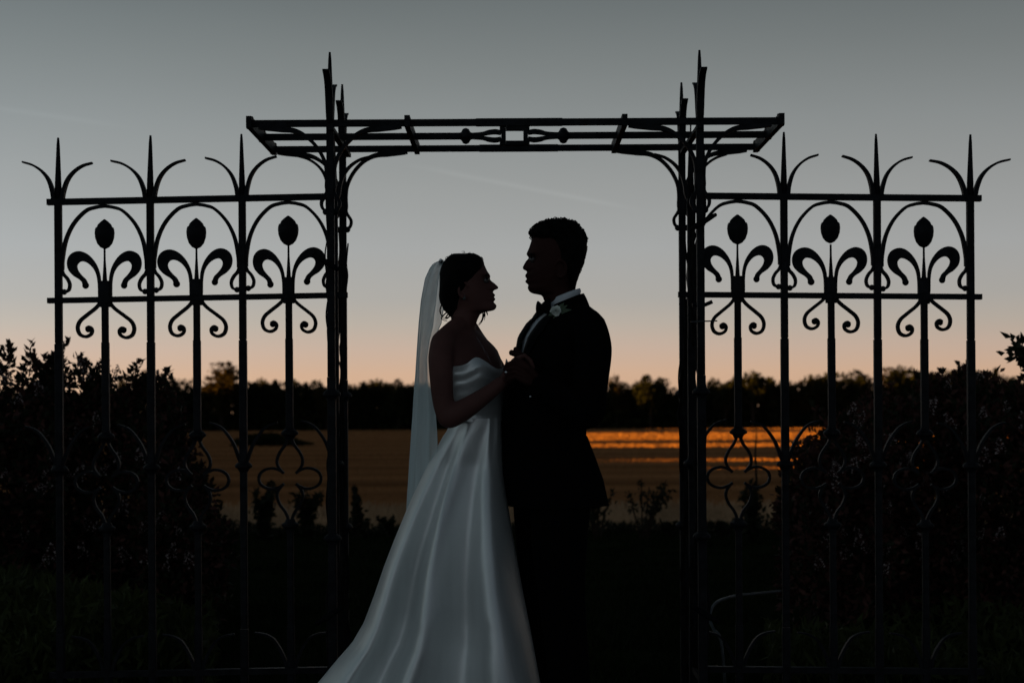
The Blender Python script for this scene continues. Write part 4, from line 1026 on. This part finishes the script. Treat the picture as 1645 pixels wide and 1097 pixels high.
plant('bush', 'dark upright bush behind the last left fence bay by the arbor', 492, 15.3, 0.52, 6, 0.14, 0.08, 90, 35, bare=0.05)
plant('bush', 'dark upright bush behind the middle left fence post', 425, 15.0, 0.56, 6, 0.14, 0.08, 90, 36, bare=0.05)
plant('bush', 'dark spiky bush left of the reddish shrub behind the second right fence bar', 1262, 14.8, 0.5, 7, 0.10, 0.08, 70, 37, bare=0.05)
plant('bush', 'low rounded bush beside the veil at the lawn edge', 632, 15.4, 0.22, 6, 0.16, 0.06, 60, 38, bare=0.1)
plant('bush', 'low leafy plant at the foot of the right arbor post, gateway side', 1082, 15.2, 0.16, 5, 0.14, 0.07, 40, 39, bare=0.2)
plant('bush', 'low leafy plant just outside the right arbor post', 1160, 15.2, 0.18, 5, 0.18, 0.07, 40, 40, bare=0.2)
plant('bush', 'low leafy plant behind the left fence beside the low flowering shrub', 375, 15.4, 0.16, 5, 0.25, 0.06, 40, 41, bare=0.2)
mul_ = link('dry_stalk', MB().tube([(0, 0, 0), (0.01, 0, 0.5), (0.0, 0, 0.78), (0.012, 0, 0.98)], [0.008, 0.012, 0.010, 0.003], 6).mesh('dry_stalk', STEM), None, (W(1214, 850, 14.7).x, 14.7, 0))
tag(mul_, 'tall single dry flower stalk standing against the sunlit field', 'stalk')
# low planting bottom left and right
def border(name, label, x0, x1, y0, y1, n, h, seed):
    r = np.random.RandomState(seed); Yv = r.uniform(y0, y1, n); Xv = np.array([W(r.uniform(x0, x1), 1000, yy).x for yy in Yv])
    hz = r.uniform(0.1, 1, n)*h*(0.7+0.5*np.sin(Xv*4+Yv*3))
    C = np.stack([Xv, Yv, hz], 1); D = unit(r.normal(0, 0.7, (n, 3))+np.array((0, 0, 1.0)))
    V, F = kites(C, D, r.uniform(0.05, 0.11, n), r.uniform(0.010, 0.028, n), r)
    o = link(name, np_mesh(name, V, F, PEREN)); tag(o, label, 'ground cover', kind='stuff')
border('border_plants', 'low green border plants at the foot of the left fence', -60, 345, 6.7, 8.4, 9000, 0.36, 51)
border('border_plants', 'sparse low green plants at the foot of the right fence', 1230, 1720, 6.8, 8.2, 3000, 0.20, 52)
n = 9000; r = np.random.RandomState(60)
Xv = r.uniform(-7, 7, n); Yv = 15.6+r.uniform(0, 0.8, n)
hz = r.uniform(0, 1, n)*(0.07+0.06*np.sin(Xv*3.1)*np.sin(Xv*7.7+1))
V, F = kites(np.stack([Xv, Yv, hz], 1), unit(r.normal(0, 0.6, (n, 3))+np.array((0, 0, 1))), r.uniform(0.03, 0.09, n), r.uniform(0.01, 0.03, n), r)
tag(link('rough_grass', np_mesh('rough_grass', V, F, LEAF)), 'rough dark grass edging between lawn and field', 'grass', kind='stuff')
# support hoop low behind the right panel
hp = [W(1160, 1040, 6.9), W(1146, 1010, 6.95), W(1140, 990, 7.0), W(1150, 968, 7.1), W(1180, 957, 7.25), W(1215, 953, 7.4), W(1254, 949, 7.6)]
hp = [W(1170, 1200, 6.9)]+hp
ho = link('plant_hoop', MB().tube(crom(hp, 6), 0.0065, 7).mesh('plant_hoop', HOSE, True, off=(hp[0].x, 6.9, 0)), None, (hp[0].x, 6.9, 0))
tag(ho, 'pale curved plant support hoop low behind the right fence panel', 'hoop')

# ------------------------------------------------------------------ far trees
def crown_mesh(seed, kind, m):
    r = np.random.RandomState(seed); C = []; D = []; S = []
    if kind == 'conifer':
        nb = 900; t = r.uniform(0, 1, nb)**0.8; a = r.uniform(0, 6.28, nb); rad = 0.24*(1-t)**0.75*(0.8+0.3*np.sin(t*23+seed)+0.25*np.sin(3*a+seed+t*9))*r.uniform(0.4, 1, nb)+0.008
        C = np.stack([rad*np.cos(a), rad*np.sin(a), 0.08+t*0.92], 1); D = unit(np.stack([np.cos(a), np.sin(a), -0.2+0*a], 1)+r.normal(0, 0.4, (nb, 3))); S = r.uniform(0.03, 0.065, nb)
    else:
        blobs = 16; bc_ = r.normal(0, 1, (blobs, 3)); bc_ = unit(bc_)*r.uniform(0.2, 1, (blobs, 1))
        rxy = 0.30 if kind == 'round' else 0.24
        bc_ = bc_*np.array((rxy, rxy, 0.33))+np.array((0, 0, 0.58)); br = r.uniform(0.09, 0.17, blobs)
        per = 130 if kind == 'round' else 110
        cc = np.repeat(bc_, per, 0); nn = len(cc); d = unit(r.normal(0, 1, (nn, 3)))
        C = cc+d*np.repeat(br, per)[:, None]*r.uniform(0.55, 1.08, nn)[:, None]; D = unit(d+r.normal(0, 0.7, (nn, 3))); S = r.uniform(0.035, 0.075, nn)
        C[:, 2] = np.minimum(C[:, 2], 1.0)
    V, F = kites(C, D, S, S*0.75, r)
    V[:, 2] = V[:, 2]/V[:, 2].max()
    return np_mesh('crown', V, F, m)
def trunk_mesh(seed):
    r = random.Random(seed); b = MB()
    b.tube([(0, 0, -0.03), (0.01, 0, 0.2), (0.0, 0.01, 0.45), (0.01, 0, 0.75)], [0.028, 0.022, 0.016, 0.005], 7)
    for k in range(6):
        a = r.uniform(0, 6.28); z = r.uniform(0.25, 0.55); l = r.uniform(0.14, 0.26)
        b.tube([(0, 0, z), (l*0.5*math.cos(a), l*0.5*math.sin(a), z+0.08), (l*math.cos(a), l*math.sin(a), z+0.2)], [0.011, 0.008, 0.003], 5)
    return b.mesh('trunk', BARK)
CR = {'round': [crown_mesh(100+i, 'round', CROWN2 if i == 2 else CROWN) for i in range(4)], 'tall': [crown_mesh(110+i, 'tall', CROWN2 if i == 1 else CROWN) for i in range(3)], 'conifer': [crown_mesh(120+i, 'conifer', CROWN) for i in range(3)]}
TR = [trunk_mesh(i) for i in range(3)]
r = random.Random(77)
FAR = []
def far_tree(px, top, Y, kind, wide, label, group):
    p = W(px, 690, Y); z0 = gz(Y); h = W(px, top, Y).z-z0
    root = empty('conifer_tree' if kind == 'conifer' else 'broadleaf_tree', (p.x, Y, z0), r.uniform(0, 6)); root.scale = (h*wide, h*wide, h)
    tag(root, label, 'tree', group)
    link('crown', r.choice(CR[kind]), root); link('trunk', r.choice(TR), root)
    if label in LBL.values(): FAR.append((px, kind, label, root))
    return root
LBL = {'l': 'dark tree in the distant row behind the left fence panel', 'g': 'dark tree in the distant row between veil and left arbor post', 'm': 'dark tree in the distant row between black suit and right arbor post', 'r': 'dark tree in the distant row behind the right fence panel'}
GL, GM, GR = 'far trees seen behind the left fence panel', 'far trees seen through the gateway', 'far trees seen behind the right fence panel'
far_tree(356, 579, 318, 'round', 1.3, 'large round-crowned tree standing above the far tree line on the left', GL)
far_tree(1210, 594, 318, 'round', 1.05, 'broad rounded tree above the far tree line behind the first right bay', GR)
far_tree(1046, 600, 318, 'round', 0.9, 'rounded tree on the far tree line just right of the couple', GM)
far_tree(1310, 597, 320, 'round', 1.0, 'rounded tree on the far tree line behind the second right bay', GR)
far_tree(990, 598, 322, 'tall', 0.8, 'thin open tree top on the far tree line beside the black suit', GM)
for px, top, kd, w_ in [(205, 600, 'round', 1), (250, 592, 'round', 0.9), (285, 604, 'tall', 1), (310, 606, 'round', 1), (392, 611, 'round', 1.1), (410, 612, 'conifer', 1.5), (428, 605, 'round', 0.9), (443, 609, 'conifer', 1.5), (458, 611, 'round', 1.0), (475, 607, 'tall', 0.9), (492, 613, 'conifer', 1.6), (507, 609, 'round', 1.1), (525, 612, 'tall', 1)]:
    far_tree(px, top, r.uniform(320, 329), kd, w_, LBL['l'], GL)
for px, top, kd, w_ in [(553, 604, 'conifer', 0.8), (568, 613, 'round', 0.9), (585, 612, 'conifer', 1.6), (602, 606, 'round', 0.8), (622, 611, 'round', 1.0), (640, 607, 'round', 0.8), (656, 613, 'round', 0.9), (680, 611, 'round', 1)]:
    far_tree(px, top, r.uniform(320, 329), kd, w_, LBL['g'], GM)
for px, top, kd, w_ in [(962, 612, 'round', 0.9), (1008, 612, 'round', 0.9), (1030, 607, 'tall', 0.9), (1066, 606, 'round', 0.8), (1086, 620, 'round', 1)]:
    far_tree(px, top, r.uniform(320, 329), kd, w_, LBL['m'], GM)
for px, top, kd, w_ in [(1112, 618, 'tall', 1), (1148, 604, 'tall', 0.7), (1166, 612, 'round', 0.9), (1188, 600, 'round', 0.8), (1236, 604, 'round', 0.9), (1262, 608, 'round', 1), (1286, 603, 'tall', 0.9), (1345, 596, 'round', 1.2), (1372, 592, 'round', 1.2), (1398, 600, 'round', 1), (1432, 588, 'round', 1.2), (1452, 584, 'tall', 1.0), (1476, 594, 'round', 1), (1506, 592, 'round', 1), (1545, 590, 'round', 1), (1575, 592, 'tall', 1), (1600, 590, 'conifer', 1.2), (1628, 600, 'round', 1)]:
    far_tree(px, top, r.uniform(320, 329), kd, w_, LBL['r'], GR)
BARS = {'l': [97, 168, 242, 314, 389, 462, 560], 'g': [560, 690], 'm': [945, 1100], 'r': [1100, 1181, 1258, 1333, 1409, 1486, 1562, 1660]}
KN = {'round': 'rounded', 'tall': 'slender', 'conifer': 'pointed'}; ORD = ['first', 'second', 'third', 'fourth', 'fifth', 'sixth', 'seventh', 'eighth', 'ninth']
bays = {}
for px, kind, label, o in FAR:
    z = [k for k in LBL if LBL[k] == label][0]; i = max(j for j, x in enumerate(BARS[z]) if px >= x or j == 0)
    bays.setdefault((z, i, kind), []).append((px, o))
for (z, i, kind), lst in bays.items():
    lst.sort(key=lambda q: q[0])
    for j, (px, o) in enumerate(lst):
        nth = '' if len(lst) == 1 else ORD[j]+' '
        if z == 'l': w_ = 'behind gap %s of the left fence, counted from its outer end' % ('one', 'two', 'three', 'four', 'five', 'six')[i]
        elif z == 'r': w_ = ('behind gap %s of the right fence, counted from the arbor' % ('one', 'two', 'three', 'four', 'five', 'six')[i]) if i < 6 else 'beyond the outer end of the right fence'
        elif z == 'g': w_ = 'between the left arbor post and the veil'
        else: w_ = 'between the black suit and the right arbor post'
        o['label'] = (nth+KN[kind]+' distant tree '+w_)
def mass(name, label, n, fx, seed, m, size):
    r_ = np.random.RandomState(seed); P = fx(r_, n); D = unit(r_.normal(0, 1, (n, 3))); s = r_.uniform(0.6, 1.3, n)*size
    V, F = kites(P, D, s, s*0.8, r_)
    return tag(link(name, np_mesh(name, V, F, m)), label, 'woodland', kind='stuff')
def under(r_, n):
    x = r_.uniform(-125, 125, n); y = r_.uniform(322, 342, n); z = gz(330)+r_.uniform(0, 1, n)*(7.6+0.9*np.sin(x*0.31)+0.7*np.sin(x*0.13+2)+0.5*np.sin(x*1.3))
    return np.stack([x, y, z], 1)
def under_low(r_, n):
    P = under(r_, n); P[:, 2] = gz(330)+r_.uniform(-0.3, 3.6, n); P[:, 1] = r_.uniform(321, 345, n); return P
mass('brushwood', 'low dark brushwood along the far edge of the field', 40000, under_low, 9, WOOD, 0.9)
mass('undergrowth', 'dense dark undergrowth filling the foot of the far tree line', 60000, under, 5, WOOD, 0.9)
# clump of scrub standing in the field on the left
def clump(r_, n):
    x = r_.uniform(-1, 1, n); y = r_.uniform(-1, 1, n); h = np.clip(1-x*x*0.8, 0, 1)*(1.0-0.75*(x+1)/2)
    c = W(438, 715, 84); return np.stack([c.x+x*1.75, 84+y*3, gz(84)+r_.uniform(0, 1, n)*h*0.95], 1)
mass('scrub_patch', 'dark low scrub patch standing in the field on the left', 2500, clump, 6, WOOD, 0.22)

# ------------------------------------------------------------------ unseen sun blocker added left of frame, shades garden and most of the field
TAN = math.tan(SUN_ELEV)
def edge_x(Yv): return -(0.3116*max(Yv, 0)+24.0)
def blocker_h(Yv):  # top height shaped by distance so strips of sun reach the field
    d = -edge_x(Yv)
    full = (2*0.3116*max(Yv, 8)+26)*TAN+3.0 if Yv < 205 else (12.5 if Yv < 312 else 13.0)
    def low(xe): return (d+xe)*TAN+0.03
    if 99 < Yv < 186: return low(0.015*Yv)
    if 70.5 < Yv < 83: return low(0.0)
    if 43.4 < Yv < 47.2: return low(5.5)
    if 35.6 < Yv < 38.0: return low(7.0)
    return full
wr_ = np.random.RandomState(12)
ys = np.concatenate([np.arange(-40, 36, 1.0), np.arange(36, 110, 0.15), np.arange(110, 400, 0.7)])
rows = []
for yv in ys:
    h = blocker_h(yv)*(1+0.012*wr_.normal()); xe = edge_x(yv); z0 = gz(yv)
    rows.append([(xe, yv, z0-0.3), (xe-0.3, yv, z0+h*0.6), (xe-0.8, yv, z0+h), (xe-9, yv, z0+h*0.98), (xe-10, yv, z0-0.3)])
wb = MB().rings(rows, closed=False, caps=False)
tag(link('sun_blocker', wb.mesh('sun_blocker', WOOD)), 'unseen leafy belt added left of the garden and field to block the sun', 'woodland', kind='stuff')
